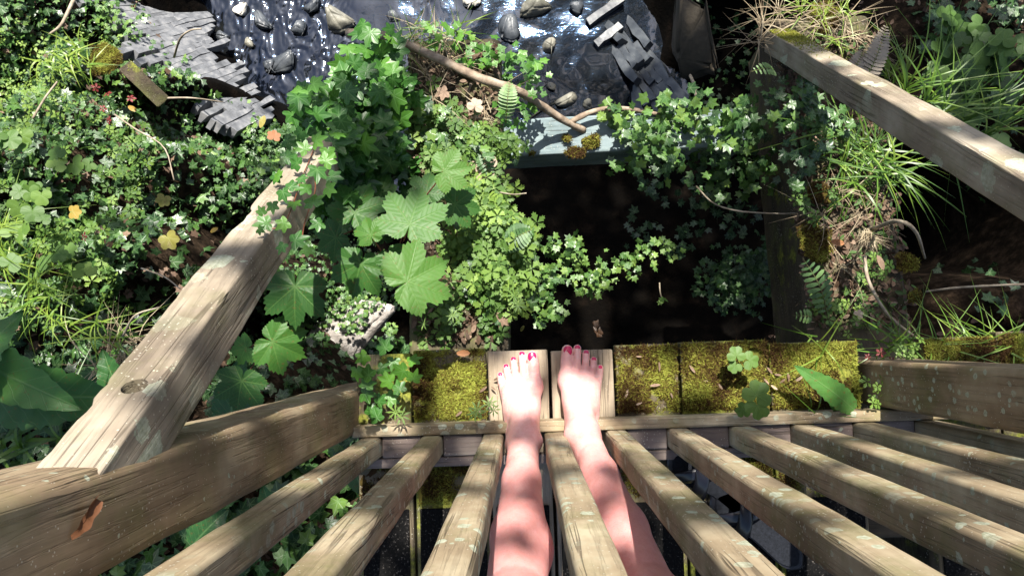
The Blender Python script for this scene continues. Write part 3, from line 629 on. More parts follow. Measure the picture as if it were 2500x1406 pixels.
def prim(fn, lo, hi, k, sub=False):
    lo = np.array(lo)-k*1.5-0.012; hi = np.array(hi)+k*1.5+0.012
    s = [slice(max(0, int((lo[i]-BO[i])/HB)), min(BS[i], int((hi[i]-BO[i])/HB)+2)) for i in range(3)]
    if any(q.stop <= q.start for q in s): return
    X, Y, Z = np.meshgrid(axs[0][s[0]], axs[1][s[1]], axs[2][s[2]], indexing='ij')
    d = fn(X, Y, Z); cur = SD[tuple(s)]
    if sub: d = -d; h = np.clip(0.5-0.5*(d-cur)/k*-1, 0, 1); SD[tuple(s)] = np.maximum(cur, d); return
    h = np.clip(0.5+0.5*(cur-d)/k, 0, 1); SD[tuple(s)] = cur*(1-h)+d*h-k*h*(1-h)
def cone_fn(a, b, ra, rb, warp=None, flat=1.0):
    a = np.array(a, float); b = np.array(b, float); ab = b-a; L2 = ab.dot(ab)
    def fn(X, Y, Z):
        if warp: X, Y, Z = warp(X, Y, Z)
        t = np.clip(((X-a[0])*ab[0]+(Y-a[1])*ab[1]+(Z-a[2])*ab[2])/L2, 0, 1)
        dx, dy, dz = X-a[0]-ab[0]*t, Y-a[1]-ab[1]*t, (Z-a[2]-ab[2]*t)
        return np.sqrt(dx*dx+dy*dy+(dz/flat)**2)-(ra+(rb-ra)*t)
    return fn
def cone(a, b, ra, rb, k=0.01):
    r = max(ra, rb); prim(cone_fn(a, b, ra, rb), np.minimum(a, b)-r, np.maximum(a, b)+r, k)
def leg(s, ax, kx, hx, rot, toe_y, tx):
    """s=+1: inner side towards +x. foot frame: y runs from heel (0) to toes (0.24)"""
    ca, sa = math.cos(rot), math.sin(rot); YB = 0.155; SL = 0.36
    ox, oy = tx, toe_y-0.238
    def warp(X, Y, Z):
        dx, dy = X-tx, Y-toe_y
        xl = s*(dx*ca+dy*sa); yl = -dx*sa+dy*ca+0.238
        e = np.maximum(0, YB-yl); zz = Z-SL*e*e/(e+0.03)-0.0005
        return xl, yl, zz
    def tow(p):
        e = max(0, YB-p[1]); z = p[2]+SL*e*e/(e+0.03); xl, yl = s*p[0], p[1]-0.238
        return np.array([tx+xl*ca-yl*sa, toe_y+xl*sa+yl*ca, z])
    def fc(a, b, ra, rb, k=0.01, flat=1.0):
        wa, wb = tow(a), tow(b); r = max(ra, rb)+0.006
        prim(cone_fn(a, b, ra, rb, warp, flat), np.minimum(wa, wb)-r, np.maximum(wa, wb)+r, k)
    fc((0, 0.034, 0.030), (0, 0.055, 0.034), 0.029, 0.029, .012)
    fc((-0.018, 0.05, 0.022), (-0.030, 0.150, 0.0175), 0.021, 0.017, 0.016)
    fc((0.012, 0.05, 0.036), (0.025, 0.165, 0.0215), 0.021, 0.0205, 0.016)
    fc((0, 0.070, 0.068), (0.006, 0.120, 0.046), 0.031, 0.0255, 0.02)
    fc((0.006, 0.120, 0.042), (0.006, 0.158, 0.026), 0.025, 0.0165, 0.02)
    fc((-0.012, 0.110, 0.034), (-0.018, 0.162, 0.0205), 0.024, 0.0165, 0.018)
    fc((0.030, 0.158, 0.0195), (0.030, 0.170, 0.0185), 0.0185, 0.0160, 0.012)
    # toes
    T = [[(0.0290, .172, .018), (0.0290, .204, .0178), (0.0270, .2265, .0150), .0150, .0132, .0130],
         [(0.0075, .168, .0175), (0.0052, .208, .0200), (0.0042, .2310, .0112), .0102, .0084, .0092],
         [(-0.0105, .162, .0170), (-0.0140, .199, .0195), (-0.0155, .2200, .0106), .0098, .0080, .0086],
         [(-0.0260, .152, .0155), (-0.0308, .187, .0175), (-0.0328, .2050, .0101), .0094, .0077, .0083],
         [(-0.0385, .140, .0135), (-0.0450, .170, .0145), (-0.0468, .1870, .0098), .0096, .0080, .0083]]
    nails = []
    for i, (p, q, r_, r0, r1, r2) in enumerate(T):
        k0 = 0.005 if i == 0 else 0.0035
        fc(p, q, r0, r1, k0); fc(q, r_, r1, r2, 0.002)
        nails.append((tow((r_[0]+(0.0 if i else -0.0005), r_[1]+(-0.0005 if i == 0 else 0.0022), r_[2]+r2*(0.92 if i == 0 else 0.84))), (0.0092, 0.0104) if i == 0 else (0.0064-0.0006*i, 0.0052-0.0004*i), i))
    # tendons
    for i, (p, _q, _r, *_2) in enumerate(T[:4]):
        fc((0.004-0.003*i, 0.105, 0.0655-0.003*i), (p[0], p[1]+0.002, p[2]+0.0085), 0.0050, 0.0042, 0.006)
    for va, vb, vc in (((0.016, 0.10, 0.064), (0.012, 0.130, 0.052), (0.018, 0.155, 0.040)), ((-0.012, 0.095, 0.060), (-0.010, 0.125, 0.048), (-0.020, 0.150, 0.034))):
        fc(va, vb, 0.0022, 0.0022, 0.005); fc(vb, vc, 0.0022, 0.002, 0.005)
    # ankle and shin
    A = tow((0.0, 0.052, 0.088)); K = np.array([kx, -0.412, 0.515]); H = np.array([hx, -0.47, 0.93])
    fc((0, 0.05, 0.06), (0, 0.052, 0.088), 0.033, 0.0315, 0.02)
    fc((0.029, 0.050, 0.080), (0.0295, 0.052, 0.086), 0.0095, 0.0085, 0.012); fc((-0.029, 0.043, 0.070), (-0.0295, 0.043, 0.077), 0.009, 0.008, 0.012)
    heel = tow((0, 0.022, 0.05)); cone(heel, A+[0, -0.032, 0.06], 0.017, 0.012, 0.018)
    def L(t, back=0.0, side=0.0): return A+(K-A)*t+np.array([side*s, -back, 0])
    cone(L(0), L(0.30), 0.0315, 0.0345, 0.02)
    cone(L(0.30), L(0.62, 0.006), 0.0345, 0.047, 0.02)
    cone(L(0.62, 0.006), L(0.98), 0.047, 0.050, 0.02)
    cone(L(0.36, 0.020), L(0.62, 0.036, 0.008), 0.028, 0.044, 0.025); cone(L(0.62, 0.036, 0.008), L(0.92, 0.03), 0.044, 0.036, 0.025)
    cone(L(0.25, -0.021, 0.006), L(0.92, -0.030, 0.002), 0.012, 0.018, 0.022)       # shin bone
    cone(K+[0, 0.022, 0.012], K+[0, 0.024, 0.045], 0.033, 0.031, 0.02)              # kneecap
    cone(K+[0.022*s, 0, -0.01], K+[0.022*s, 0, 0.03], 0.036, 0.038, 0.02); cone(K+[-0.022*s, 0, -0.01], K+[-0.022*s, 0, 0.03], 0.034, 0.037, 0.02)
    cone(K+[0, -0.005, 0.03], H, 0.052, 0.082, 0.03)
    return nails
nails = leg(+1, 0, -0.028, -0.06, math.radians(0.5), -0.026, -0.0105)
nailsR = leg(-1, 0, 0.180, 0.19, math.radians(-2.0), -0.016, 0.1235)
cone((-0.06, -0.49, 0.93), (0.19, -0.49, 0.93), 0.095, 0.095, 0.05)
V, Q = surface_nets(SD, BO, HB)
person = empty('person', (0.06, -0.3, 0.0), 'person standing barefoot at the railing, shins between the balusters, crimson toenails', 'person')
body = mk_mesh('body', V, Q, M_SKIN, smooth=True)
sm = body.modifiers.new('s', 'SMOOTH'); sm.factor = 0.5; sm.iterations = 1
me = bpy.data.meshes.new_from_object(body.evaluated_get(bpy.context.evaluated_depsgraph_get())); body.modifiers.clear(); body.data = me
adopt(body, person)
# shorts: a cloth shell round the hips and thighs, above the picture
SD[:] = 1.0
for kx, hx in ((-0.028, -0.06), (0.180, 0.19)): cone((kx+(hx-kx)*0.45, -0.43, 0.74), (hx, -0.47, 0.93), 0.083, 0.095, 0.02)
cone((-0.06, -0.49, 0.93), (0.19, -0.49, 0.93), 0.105, 0.105, 0.05)
V, Q = surface_nets(SD, BO, HB); sh = mk_mesh('shorts', V, Q, M_SHORTS, smooth=True); adopt(sh, person)
for (c, (rx, ry), i) in nails+nailsR:
    n = 9; Vn = []; 
    for v_ in range(n):
        for u_ in range(n):
            a_ = (u_/(n-1)*2-1); b_ = (v_/(n-1)*2-1)
            x_ = a_*math.sqrt(1-0.42*b_*b_); y_ = b_*math.sqrt(1-0.42*a_*a_)
            tilt = 0.25 if i == 0 else 0.75
            Vn.append((c[0]+rx*x_, c[1]+ry*y_, c[2]+0.0009-0.30*rx*x_*x_-tilt*ry*y_*(0.5+0.5*y_)))
    Fn = [(v_*n+u_, v_*n+u_+1, (v_+1)*n+u_+1, (v_+1)*n+u_) for v_ in range(n-1) for u_ in range(n-1)]
    o = mk_mesh('toenail', Vn, Fn, M_NAIL, smooth=True)
    so = o.modifiers.new('t', 'SOLIDIFY'); so.thickness = 0.0016; so.offset = 0.0
    adopt(o, person)

# ------------------------------------------------------------------ sandals on the deck behind the rail
def sandal(cx, cy, ang, label, z0=0.009):
    g = empty('sandal', (cx, cy, z0), label, 'sandal', 'pair of black sandals'); ca, sa = math.cos(ang), math.sin(ang)
    def tr(P): P = np.asarray(P, float); return np.stack([cx+P[:, 0]*ca-P[:, 1]*sa, cy+P[:, 0]*sa+P[:, 1]*ca, z0+P[:, 2]], 1)
    ks = np.linspace(0, 1, 22); wl = np.interp(ks, [0, .06, .15, .3, .5, .72, .88, .96, 1], [.004, .024, .031, .032, .031, .043, .038, .022, .004]); yy = -0.125+0.25*ks
    bend = 0.008*np.sin(ks*math.pi*1.1)
    out = np.concatenate([np.stack([bend+wl, yy], 1), np.stack([bend-wl, yy], 1)[::-1]]); k = len(out)
    def slab(z_a, z_b, s_):
        o2 = out*s_; V = np.vstack([np.column_stack([o2, np.full(k, z_a)]), np.column_stack([o2*[1, 1], np.full(k, z_b-0.003)]), np.column_stack([o2*0.97, np.full(k, z_b)])])
        Fs = [(i, (i+1) % k, k+(i+1) % k, k+i) for i in range(k)]+[(k+i, k+(i+1) % k, 2*k+(i+1) % k, 2*k+i) for i in range(k)]+[tuple(range(2*k, 3*k)), tuple(range(k-1, -1, -1))]
        return tr(V), Fs
    V, Fs = slab(0, 0.022, 1.0); adopt(mk_mesh('sole', V, Fs, M_BLACK, smooth=False), g)
    V, Fs = slab(0.0222, 0.0265, 0.9); adopt(mk_mesh('footbed', V, Fs, M_RUBBER, smooth=False), g)
    def strap(p0, p1, hgt_, wid, nm='strap', y2=0.0):
        A = []; n = 18
        for i in range(n):
            t = i/(n-1); x = p0[0]+(p1[0]-p0[0])*t; y = p0[1]+(p1[1]-p0[1])*t; z = 0.012+hgt_*math.sin(math.pi*t)**0.7
            for w_ in (-0.5, -0.2, 0.2, 0.5): A.append((x, y+w_*wid, z+0.004*(0.25-w_*w_)))
        Fs = [(i*4+j, i*4+j+1, (i+1)*4+j+1, (i+1)*4+j) for i in range(n-1) for j in range(3)]
        o = mk_mesh(nm, tr(A), Fs, M_BLACK, smooth=True); so = o.modifiers.new('t', 'SOLIDIFY'); so.thickness = 0.003; adopt(o, g)
    strap((-0.044, 0.088), (0.052, 0.022), 0.050, 0.034); strap((-0.044, 0.020), (0.054, 0.086), 0.056, 0.034)
    return g
pS1 = W(1745, 1185, 1.67); pS2 = W(1845, 1290, 1.67)
sandal(pS1[0], pS1[1], math.radians(52), 'black shiny strapped sandal lying nearer the bottom rail')
sandal(pS2[0], pS2[1], math.radians(48), 'black sandal with a ribbed grey footbed lying further from the rail')

# ------------------------------------------------------------------ stones, slates, old post
def hgt_pt(px, py, dz):
    for D in np.arange(1.9, 4.4, 0.02):
        p = W(px, py, D)
        if hgt(p[:2])[0] > p[2]: return p+np.array([0, 0, dz])
    return W(px, py, 4.02)
def rock(name, c, size, mat, seed, rot=None):
    r = np.random.default_rng(seed); import bmesh
    bm = bmesh.new(); pts = r.normal(size=(14, 3)); pts /= np.linalg.norm(pts, axis=1, keepdims=True); pts *= r.uniform(0.8, 1.05, (14, 1))
    for p in pts: bm.verts.new(Vector(p*np.array(size)))
    g = bmesh.ops.convex_hull(bm, input=bm.verts); 
    bmesh.ops.bevel(bm, geom=list(bm.edges), offset=min(size)*0.12, segments=2, affect='EDGES')
    bmesh.ops.triangulate(bm, faces=bm.faces[:]); bmesh.ops.subdivide_edges(bm, edges=bm.edges[:], cuts=1, use_grid_fill=True)
    me = bpy.data.meshes.new(name); bm.to_mesh(me); bm.free()
    co = np.empty(len(me.vertices)*3, np.float32); me.vertices.foreach_get('co', co); co = co.reshape(-1, 3)
    co *= (1+0.10*fbm(co, 14, seed, 4))[:, None]; me.vertices.foreach_set('co', co.ravel())
    me.polygons.foreach_set('use_smooth', [True]*len(me.polygons)); me.materials.append(mat)
    o = bpy.data.objects.new(name, me); sc.collection.objects.link(o); o.location = Vector(c); o.rotation_euler = (0, 0, r.uniform(0, 6) if rot is None else rot); return o
STN = [(588, 25, .055, M_PALE, 'pale rounded stone standing in the left of the stream'), (1150, 5, .06, M_PALE, 'pale angular stone at the top edge of the water'),
       (608, 105, .035, M_STONE, 'small buff stone in the glittering riffle'), (820, 45, .13, M_STONE, 'broad rough grey stone breaking the water in the middle'),
       (1310, 12, .11, M_STONE, 'big greenish stone by the right channel'), (1335, 115, .075, M_STONE, 'dark angular stone standing alone in blue water'),
       (1385, 245, .07, M_STONE, 'pale wet stone at the foot of the right slates'), (1440, 258, .05, M_STONE, 'small wet stone beside the pale wet stone near the slates'),
       (1345, 212, .035, M_STONE, 'small dark stone awash below the lone angular stone'), (730, 70, .06, M_DSLATE, 'wet black stone amid the glitter left of the broad stone'),
       (660, 160, .05, M_DSLATE, 'wet black stone near the left slate edge'), (1405, 20, .06, M_DSLATE, 'wet dark stone between the green stone and slates'),
       (960, 40, .05, M_DSLATE, 'wet stone just left of the sleeper end'), (1290, 185, .03, M_STONE, 'tiny stone beside the sleeper end in blue water')]
for q_, (x, y) in enumerate([(540, 90), (640, 50), (690, 150), (760, 15), (1240, 70)]):
    STN.append((x, y, 0.05+0.014*((q_*7) % 5), M_DSLATE, 'wet black stone awash in the stream'))
for i, (x, y, s_, m_, lb) in enumerate(STN):
    tag(rock('stone', W(x, y, 4.01), (s_*1.1, s_*0.85, s_*0.7), m_, 100+i), lb, 'stone', 'wet black stones awash in the stream' if 'awash in the stream' in lb else 'stones in the stream')
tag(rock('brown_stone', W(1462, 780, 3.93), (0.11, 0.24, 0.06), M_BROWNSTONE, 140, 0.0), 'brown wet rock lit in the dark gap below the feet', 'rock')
tag(rock('boulder', W(1692, 95, 3.3), (0.10, 0.30, 0.22), simple('earth_rock', [(0.3, (0.03, 0.025, 0.016)), (0.7, (0.09, 0.07, 0.045))], 9, 0.85, 0.6, 0.01), 141, 0.12), 'large brown earthy boulder right of the dark slates', 'boulder')
tag(rock('flat_stone', hgt_pt(860, 810, 0.20), (0.26, 0.17, 0.06), simple('pale_slab', [(0.3, (0.16, 0.14, 0.12)), (0.5, (0.32, 0.29, 0.26)), (0.7, (0.50, 0.47, 0.43))], 24, 0.8, 0.8, 0.01), 142, 0.3), 'bright sunlit pale slab under the sycamore leaves', 'slab')
def slate(c, L, w_, t, ang, mat, seed, tilt=(0, 0)):
    r = np.random.default_rng(seed); n = 5
    xs = np.linspace(-L/2, L/2, n); V = []
    for zz in (-t/2, t/2):
        for j in (-1, 1):
            for x in xs: V.append((x+r.normal(0, .004), j*w_/2+r.normal(0, .004), zz+r.normal(0, .001)))
    F = []
    for i in range(n-1):
        F += [(2*n+i, 2*n+i+1, 3*n+i+1, 3*n+i), (i, n+i, n+i+1, i+1), (i, i+1, 2*n+i+1, 2*n+i), (n+i, 3*n+i, 3*n+i+1, n+i+1)]
    F += [(0, 2*n, 3*n, n), (n-1, 2*n-1, 4*n-1, 3*n-1)]
    o = mk_mesh('slate', V, F, mat); o.location = Vector(c); o.rotation_euler = (tilt[0], tilt[1], ang); return o
def ray_ground(px, py):
    lo = 1.9
    for D in np.arange(1.9, 4.4, 0.02):
        p = W(px, py, D)
        if hgt(p[:2])[0] > p[2]: return p
    return W(px, py, 4.02)
def slate_field(poly, ang_img, Ls, wd, th, mat, label, group, seed, zoff=0.0, dens=1.0, tiltj=0.04, D=3.8):
    """courses of slates following one direction, lying on the bank inside poly"""
    r = np.random.default_rng(seed); a_ = math.radians(ang_img)+math.atan(0.033)*0-0.033
    u = np.array([math.cos(a_), math.sin(a_)]); v = np.array([-u[1], u[0]])
    P = np.array([W(x, y, D)[:2] for x, y in poly]); pu, pv = P@u, P@v
    gsamp = np.array([c_ for c_ in P]); ctr = P.mean(0); gsamp = np.vstack([P, P*0.5+ctr*0.5, ctr[None]]); hz = hgt(gsamp)
    pc = np.linalg.lstsq(np.column_stack([gsamp, np.ones(len(gsamp))]), hz, rcond=None)[0]
    gu, gv = float(u@pc[:2]), float(v@pc[:2])
    for kv in np.arange(pv.min()-0.3, pv.max()+0.3, wd):
        x = pu.min()-0.3-r.uniform(0, Ls[1])
        while x < pu.max()+0.3:
            l_ = r.uniform(*Ls); c = u*(x+l_/2)+v*kv; x += l_
            z = max(float(c@pc[:2]+pc[2]), CAMZ-4.02-0.012); s_ = PX(np.array([c[0], c[1], z]))
            if not in_poly(s_[:, 0], s_[:, 1], poly)[0] or r.uniform() > dens: continue
            ex = nrm([u[0], u[1], gu+r.normal(0, tiltj)]); ey = np.array([v[0], v[1], gv+r.normal(0, tiltj)]); ez = nrm(np.cross(ex, ey)); ey = np.cross(ez, ex)
            o = slate((0, 0, 0), l_*0.99*math.sqrt(1+gu*gu), wd*r.uniform(0.9, 0.99)*math.sqrt(1+gv*gv), th, 0, mat, int(r.integers(1e6)))
            o.matrix_world = Matrix([[ex[0], ey[0], ez[0], c[0]], [ex[1], ey[1], ez[1], c[1]], [ex[2], ey[2], ez[2], z+zoff+r.normal(0, 0.004)], [0, 0, 0, 1]])
            tag(o, label, 'slate', group)
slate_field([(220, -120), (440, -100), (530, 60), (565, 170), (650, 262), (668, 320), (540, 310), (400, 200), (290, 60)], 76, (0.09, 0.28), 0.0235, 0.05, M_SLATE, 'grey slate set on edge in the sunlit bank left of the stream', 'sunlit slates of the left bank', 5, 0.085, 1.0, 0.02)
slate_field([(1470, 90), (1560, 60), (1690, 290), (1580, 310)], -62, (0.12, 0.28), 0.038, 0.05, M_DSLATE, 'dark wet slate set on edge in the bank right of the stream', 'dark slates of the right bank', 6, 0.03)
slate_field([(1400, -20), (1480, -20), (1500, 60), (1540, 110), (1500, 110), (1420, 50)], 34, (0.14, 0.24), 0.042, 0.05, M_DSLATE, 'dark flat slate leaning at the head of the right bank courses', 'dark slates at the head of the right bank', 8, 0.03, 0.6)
so_ = timber('timber_stump', W(352, 205, 3.1), W(352, 205, 2.55), 0.055, 0.17, M_SLEEPER, ref=(0.75, 0.65, 0), r=0.006, seed=97, rough=0.003)
tag(so_, 'grey upright timber end standing in the left bank ivy', 'timber')

# ------------------------------------------------------------------ branches and twigs
def branch(name, ctrl, r0, r1, label, cat='branch', mat=M_BARK, n=30, sub=None, wob=0.18, group=None):
    P = smooth_path([W(*c) for c in ctrl], n); A = Acc(); A.add(*tube_mesh(P, np.linspace(r0, r1, n), 8, wob, 3))
    for c2, a_, b_ in (sub or []):
        P2 = smooth_path([W(*c) for c in c2], 14); A.add(*tube_mesh(P2, np.linspace(a_, b_, 14), 6, wob, 4))
    o = A.build(name, mat); return tag(o, label, cat, group)
branch('fallen_branch', [(850, 82, 2.0), (940, 88, 1.90), (1060, 140, 1.84), (1180, 195, 1.84), (1270, 225, 1.88), (1330, 265, 2.0), (1395, 305, 2.08), (1425, 318, 2.12)], 0.012, 0.0105,
       'long crooked grey branch lying across the sleeper end', sub=[([(1392, 300, 2.08), (1440, 275, 2.08), (1500, 265, 2.08), (1570, 272, 2.1), (1640, 288, 2.14)], 0.009, 0.006), ([(1062, 140, 1.88), (1072, 122, 1.86), (1076, 108, 1.85)], 0.005, 0.003), ([(1150, 205, 1.88), (1140, 240, 1.9), (1148, 290, 1.92)], 0.004, 0.002)], wob=0.22)
TW = [([(180, 0, 2.7), (150, 60, 2.65), (120, 85, 2.65)], .007, .004, 'dark curved stem at the top left of the bank'), ([(280, 280, 2.4), (330, 315, 2.35), (400, 360, 2.35), (425, 440, 2.35)], .003, .002, 'thin pale forked twig lying across the left bank ivy'),
      ([(80, 290, 2.3), (110, 240, 2.3), (140, 200, 2.3)], .004, .003, 'short pale twig on the sunlit left bank'), ([(405, 240, 2.6), (470, 240, 2.6), (545, 250, 2.7)], .004, .002, 'straight pale twig right of the upright timber end'),
      ([(425, 140, 3.1), (440, 95, 2.95), (465, 75, 2.9), (492, 71, 2.9)], .005, .003, 'bent pale twig over the left slates'), ([(1685, 185, 2.3), (1695, 210, 2.2), (1703, 258, 2.15)], .005, .006, 'stubby grey twig rising behind the ivy covered beam'),
      ([(1700, 455, 2.2), (1740, 495, 2.15), (1800, 515, 2.05), (1900, 522, 2.12), (1945, 520, 2.07)], .0025, .002, 'thin pale tendril looping over the dark gap'), ([(2110, 625, 1.92), (2122, 690, 1.90), (2170, 770, 1.89), (2242, 828, 1.89)], .005, .003, 'pale curved stalk lying down the right sleeper'),
      ([(2260, 712, 2.0), (2340, 702, 1.95), (2500, 694, 1.9), (2600, 696, 1.9)], .003, .003, 'long straight pale stalk at the right edge above the grass'), ([(2130, 560, 1.92), (2190, 540, 1.68), (2235, 565, 1.68), (2258, 630, 1.89)], .006, .003, 'grey drooping root curling off the right sleeper'),
      ([(300, 820, 1.9), (330, 770, 1.85), (390, 750, 1.85)], .003, .002, 'thin dry stalk above the big dock leaves'), ([(1220, 470, 1.8), (1255, 475, 1.75), (1285, 472, 1.72)], .002, .0015, 'tiny twig jutting over the top of the dark gap'),
      ([(345, 655, 1.95), (400, 675, 1.9), (440, 705, 1.88)], .0022, .0016, 'thin reddish stalk left of the big brace'), ([(1610, 690, 2.4), (1612, 715, 2.4), (1618, 735, 2.42)], .0025, .002, 'lone dangling stem in the dark gap')]
for c, a_, b_, lb in TW: branch('twig', c, a_, b_, lb, 'twig', M_TWIG, 14, wob=0.1)

# ------------------------------------------------------------------ undergrowth: ivy and herbs
LEFT = [(-500, -400), (300, -60), (420, 130), (600, 290), (740, 330), (780, 420), (640, 640), (560, 900), (400, 1060), (-500, 1250)]
TOPL = [(-500, -400), (250, -200), (420, 130), (560, 300), (640, 320), (680, 380), (-500, 380)]
def ivy_cover(name, pts, size, label, mat=M_IVY, lean=(0.05, 0.1, 1), jit=0.45, tlo=0.1, thi=0.9, tpl=IVY, cat='ivy', kind='stuff', group=None):
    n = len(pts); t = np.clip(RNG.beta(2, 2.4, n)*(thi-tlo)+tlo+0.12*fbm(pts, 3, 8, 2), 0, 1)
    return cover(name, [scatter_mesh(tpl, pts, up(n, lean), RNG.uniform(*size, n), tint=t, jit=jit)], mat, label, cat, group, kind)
ivy_cover('ivy_cover', ground_pts(LEFT, 10000, 0.0, 0.11), (0.018, 0.038), 'dense dark green ivy carpeting the left bank')
ivy_cover('ivy_cover', ground_pts(TOPL, 9500, 0.0, 0.09), (0.012, 0.024), 'small leaved glossy ivy over the far upper left bank', tlo=0.25, thi=1.0)
ivy_cover('ivy_cover', ground_pts([(600, 330), (760, 330), (1000, 700), (980, 760), (700, 800), (600, 900)], 2300, 0.0, 0.1), (0.010, 0.020), 'tiny ivy leaves on the ground deep under the sycamore', tlo=0.1, thi=0.8)
ivy_cover('ivy_cover', ground_pts([(200, 1080), (900, 1060), (1000, 1500), (-200, 1500)], 900, 0.0, 0.12), (0.03, 0.05), 'dark ivy on the ground left of the deck behind the balusters', tlo=0.1, thi=0.75)
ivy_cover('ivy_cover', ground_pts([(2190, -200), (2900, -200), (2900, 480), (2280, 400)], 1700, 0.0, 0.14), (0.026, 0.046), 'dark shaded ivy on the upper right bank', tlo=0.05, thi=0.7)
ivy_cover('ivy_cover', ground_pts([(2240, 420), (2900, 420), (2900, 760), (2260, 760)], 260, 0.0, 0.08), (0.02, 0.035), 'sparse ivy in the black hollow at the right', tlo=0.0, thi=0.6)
ivy_cover('ivy_cover', ground_pts([(1640, -100), (1900, -100), (1900, 300), (1680, 280)], 260, 0.0, 0.05), (0.016, 0.03), 'scattered dark ivy on the earth right of the slates', tlo=0.05, thi=0.7)
# yellow-green herbs through the left ivy
ivy_cover('herb_cover', ground_pts([(-300, 330), (420, 330), (420, 480), (330, 640), (400, 790), (200, 800), (-300, 820)], 720, 0.08, 0.20), (0.018, 0.032), 'bright green lobed herbs along the left edge bank', M_HERB, tlo=0.15, thi=0.95, tpl=HERB, cat='herbs')
ivy_cover('herb_cover', ground_pts([(-300, 60), (300, 100), (330, 330), (-300, 380)], 420, 0.06, 0.15), (0.014, 0.026), 'yellow green herbs on the sunny mossy hump of the left bank', M_HERB, tlo=0.6, thi=1.0, tpl=HERB3, cat='herbs')
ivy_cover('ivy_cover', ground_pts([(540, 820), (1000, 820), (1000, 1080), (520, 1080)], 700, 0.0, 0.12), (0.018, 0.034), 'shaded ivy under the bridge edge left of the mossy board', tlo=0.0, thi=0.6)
_lp = ground_pts([(-400, -300), (2800, -300), (2800, 1500), (-400, 1500)], 9000, 0.0, 0.012); _ls = PX(_lp); _lp = _lp[(_lp[:, 2] > -1.6) & ~((_ls[:, 0] > 2230) & (_ls[:, 1] > 400) & (_ls[:, 1] < 770))]
ivy_cover('leaf_litter', _lp, (0.008, 0.02), 'fine brown leaf litter strewn over the dark earth', M_DEAD, tpl=OVAL, cat='leaf litter', jit=0.5, tlo=0.0, thi=0.6)
ivy_cover('herb_cover', ground_pts([(-200, 60), (320, 80), (360, 330), (-200, 380)], 900, 0.04, 0.13), (0.010, 0.019), 'fine pale herbs and moss plants on the sunny hump of the left bank', M_HERB, tlo=0.7, thi=1.0, tpl=HERB3, cat='herbs')
ivy_cover('leaf_litter', ground_pts(LEFT, 1700, 0.02, 0.10), (0.012, 0.026), 'brown dead leaves lying among the left bank ivy', M_DEAD, tpl=IVY, cat='leaf litter', jit=0.8)

def clump(ctrs, n, thick=(0.06, 0.06, 0.05)):
    """points in a chain of soft clumps; ctrs: (px, py, D, spread px)"""
    out = []; ws = np.array([c[3]**2 for c in ctrs], float); ws /= ws.sum()
    for c, w_ in zip(ctrs, ws):
        k = max(1, int(n*w_)); p = W(*c[:3]); s_ = c[3]*c[2]/F_PX
        out.append(p+RNG.normal(0, 1, (k, 3))*[s_*0.6, s_*0.6, thick[2]])
    return np.vstack(out)
ivy_cover('ivy_shrub', clump([(930, 170, 1.80, 50), (870, 230, 1.72, 60), (900, 320, 1.74, 65), (850, 400, 1.72, 60), (790, 290, 1.60, 50), (960, 250, 1.82, 50), (880, 480, 1.9, 60), (960, 400, 1.85, 50), (800, 480, 1.9, 45), (900, 130, 1.85, 35), (830, 340, 1.62, 50)], 780),
          (0.026, 0.046), 'tall bushy ivy with large leaves left of the sleeper end', M_IVYB, tlo=0.05, thi=0.75, tpl=IVY_HI)
ivy_cover('ivy_trail', clump([(1120, 110, 1.88, 35), (1180, 140, 1.88, 35), (1250, 135, 1.92, 32), (1290, 185, 1.95, 35), (1060, 95, 1.88, 25), (1300, 250, 1.95, 28), (1245, 290, 1.9, 32)], 150), (0.014, 0.024),
          'small sunlit ivy trailing over the sleeper end', M_IVYB, tlo=0.4, thi=1.0)
ivy_cover('ivy_trail', clump([(1500, 300, 2.1, 40), (1580, 320, 2.08, 45), (1650, 290, 2.1, 45), (1620, 370, 2.1, 50), (1700, 300, 2.1, 40), (1740, 350, 2.15, 50), (1560, 380, 2.1, 30), (1820, 300, 2.15, 40), (1850, 400, 2.2, 50), (1760, 440, 2.25, 50), (1500, 400, 2.1, 16), (1620, 260, 2.1, 25), (1800, 300, 2.1, 40), (1780, 340, 2.1, 40), (1530, 340, 2.1, 25)], 700), (0.018, 0.029),
          'ivy draped thickly over the blue grey beam', M_IVY, tlo=0.2, thi=1.0, lean=(0, -0.2, 1))
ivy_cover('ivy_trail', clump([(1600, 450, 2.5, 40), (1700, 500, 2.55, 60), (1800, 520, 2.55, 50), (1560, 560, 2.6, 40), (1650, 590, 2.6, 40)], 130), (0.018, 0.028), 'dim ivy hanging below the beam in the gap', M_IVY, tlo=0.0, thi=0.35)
ivy_cover('ivy_trail', clump([(1345, 600, 2.2, 25), (1390, 640, 2.2, 30), (1340, 680, 2.15, 35), (1430, 690, 2.2, 30), (1480, 670, 2.2, 28), (1530, 640, 2.25, 28), (1580, 620, 2.25, 25), (1310, 720, 2.1, 30), (1400, 600, 2.2, 20), (1355, 760, 2.1, 22), (1630, 610, 2.3, 22), (1320, 790, 2.1, 16), (1620, 735, 2.42, 8)], 400, (0.05, 0.05, 0.03)), (0.012, 0.021),
          'strand of small pale ivy hanging across the dark gap', M_IVY, tlo=0.4, thi=1.0)
ivy_cover('ivy_trail', clump([(1750, 680, 2.6, 45), (1810, 660, 2.55, 50), (1860, 700, 2.5, 45), (1800, 720, 2.55, 40), (1870, 630, 2.5, 30)], 420), (0.014, 0.024), 'clump of bluish shaded ivy against the right sleeper side', M_IVY, tlo=0.1, thi=0.6)
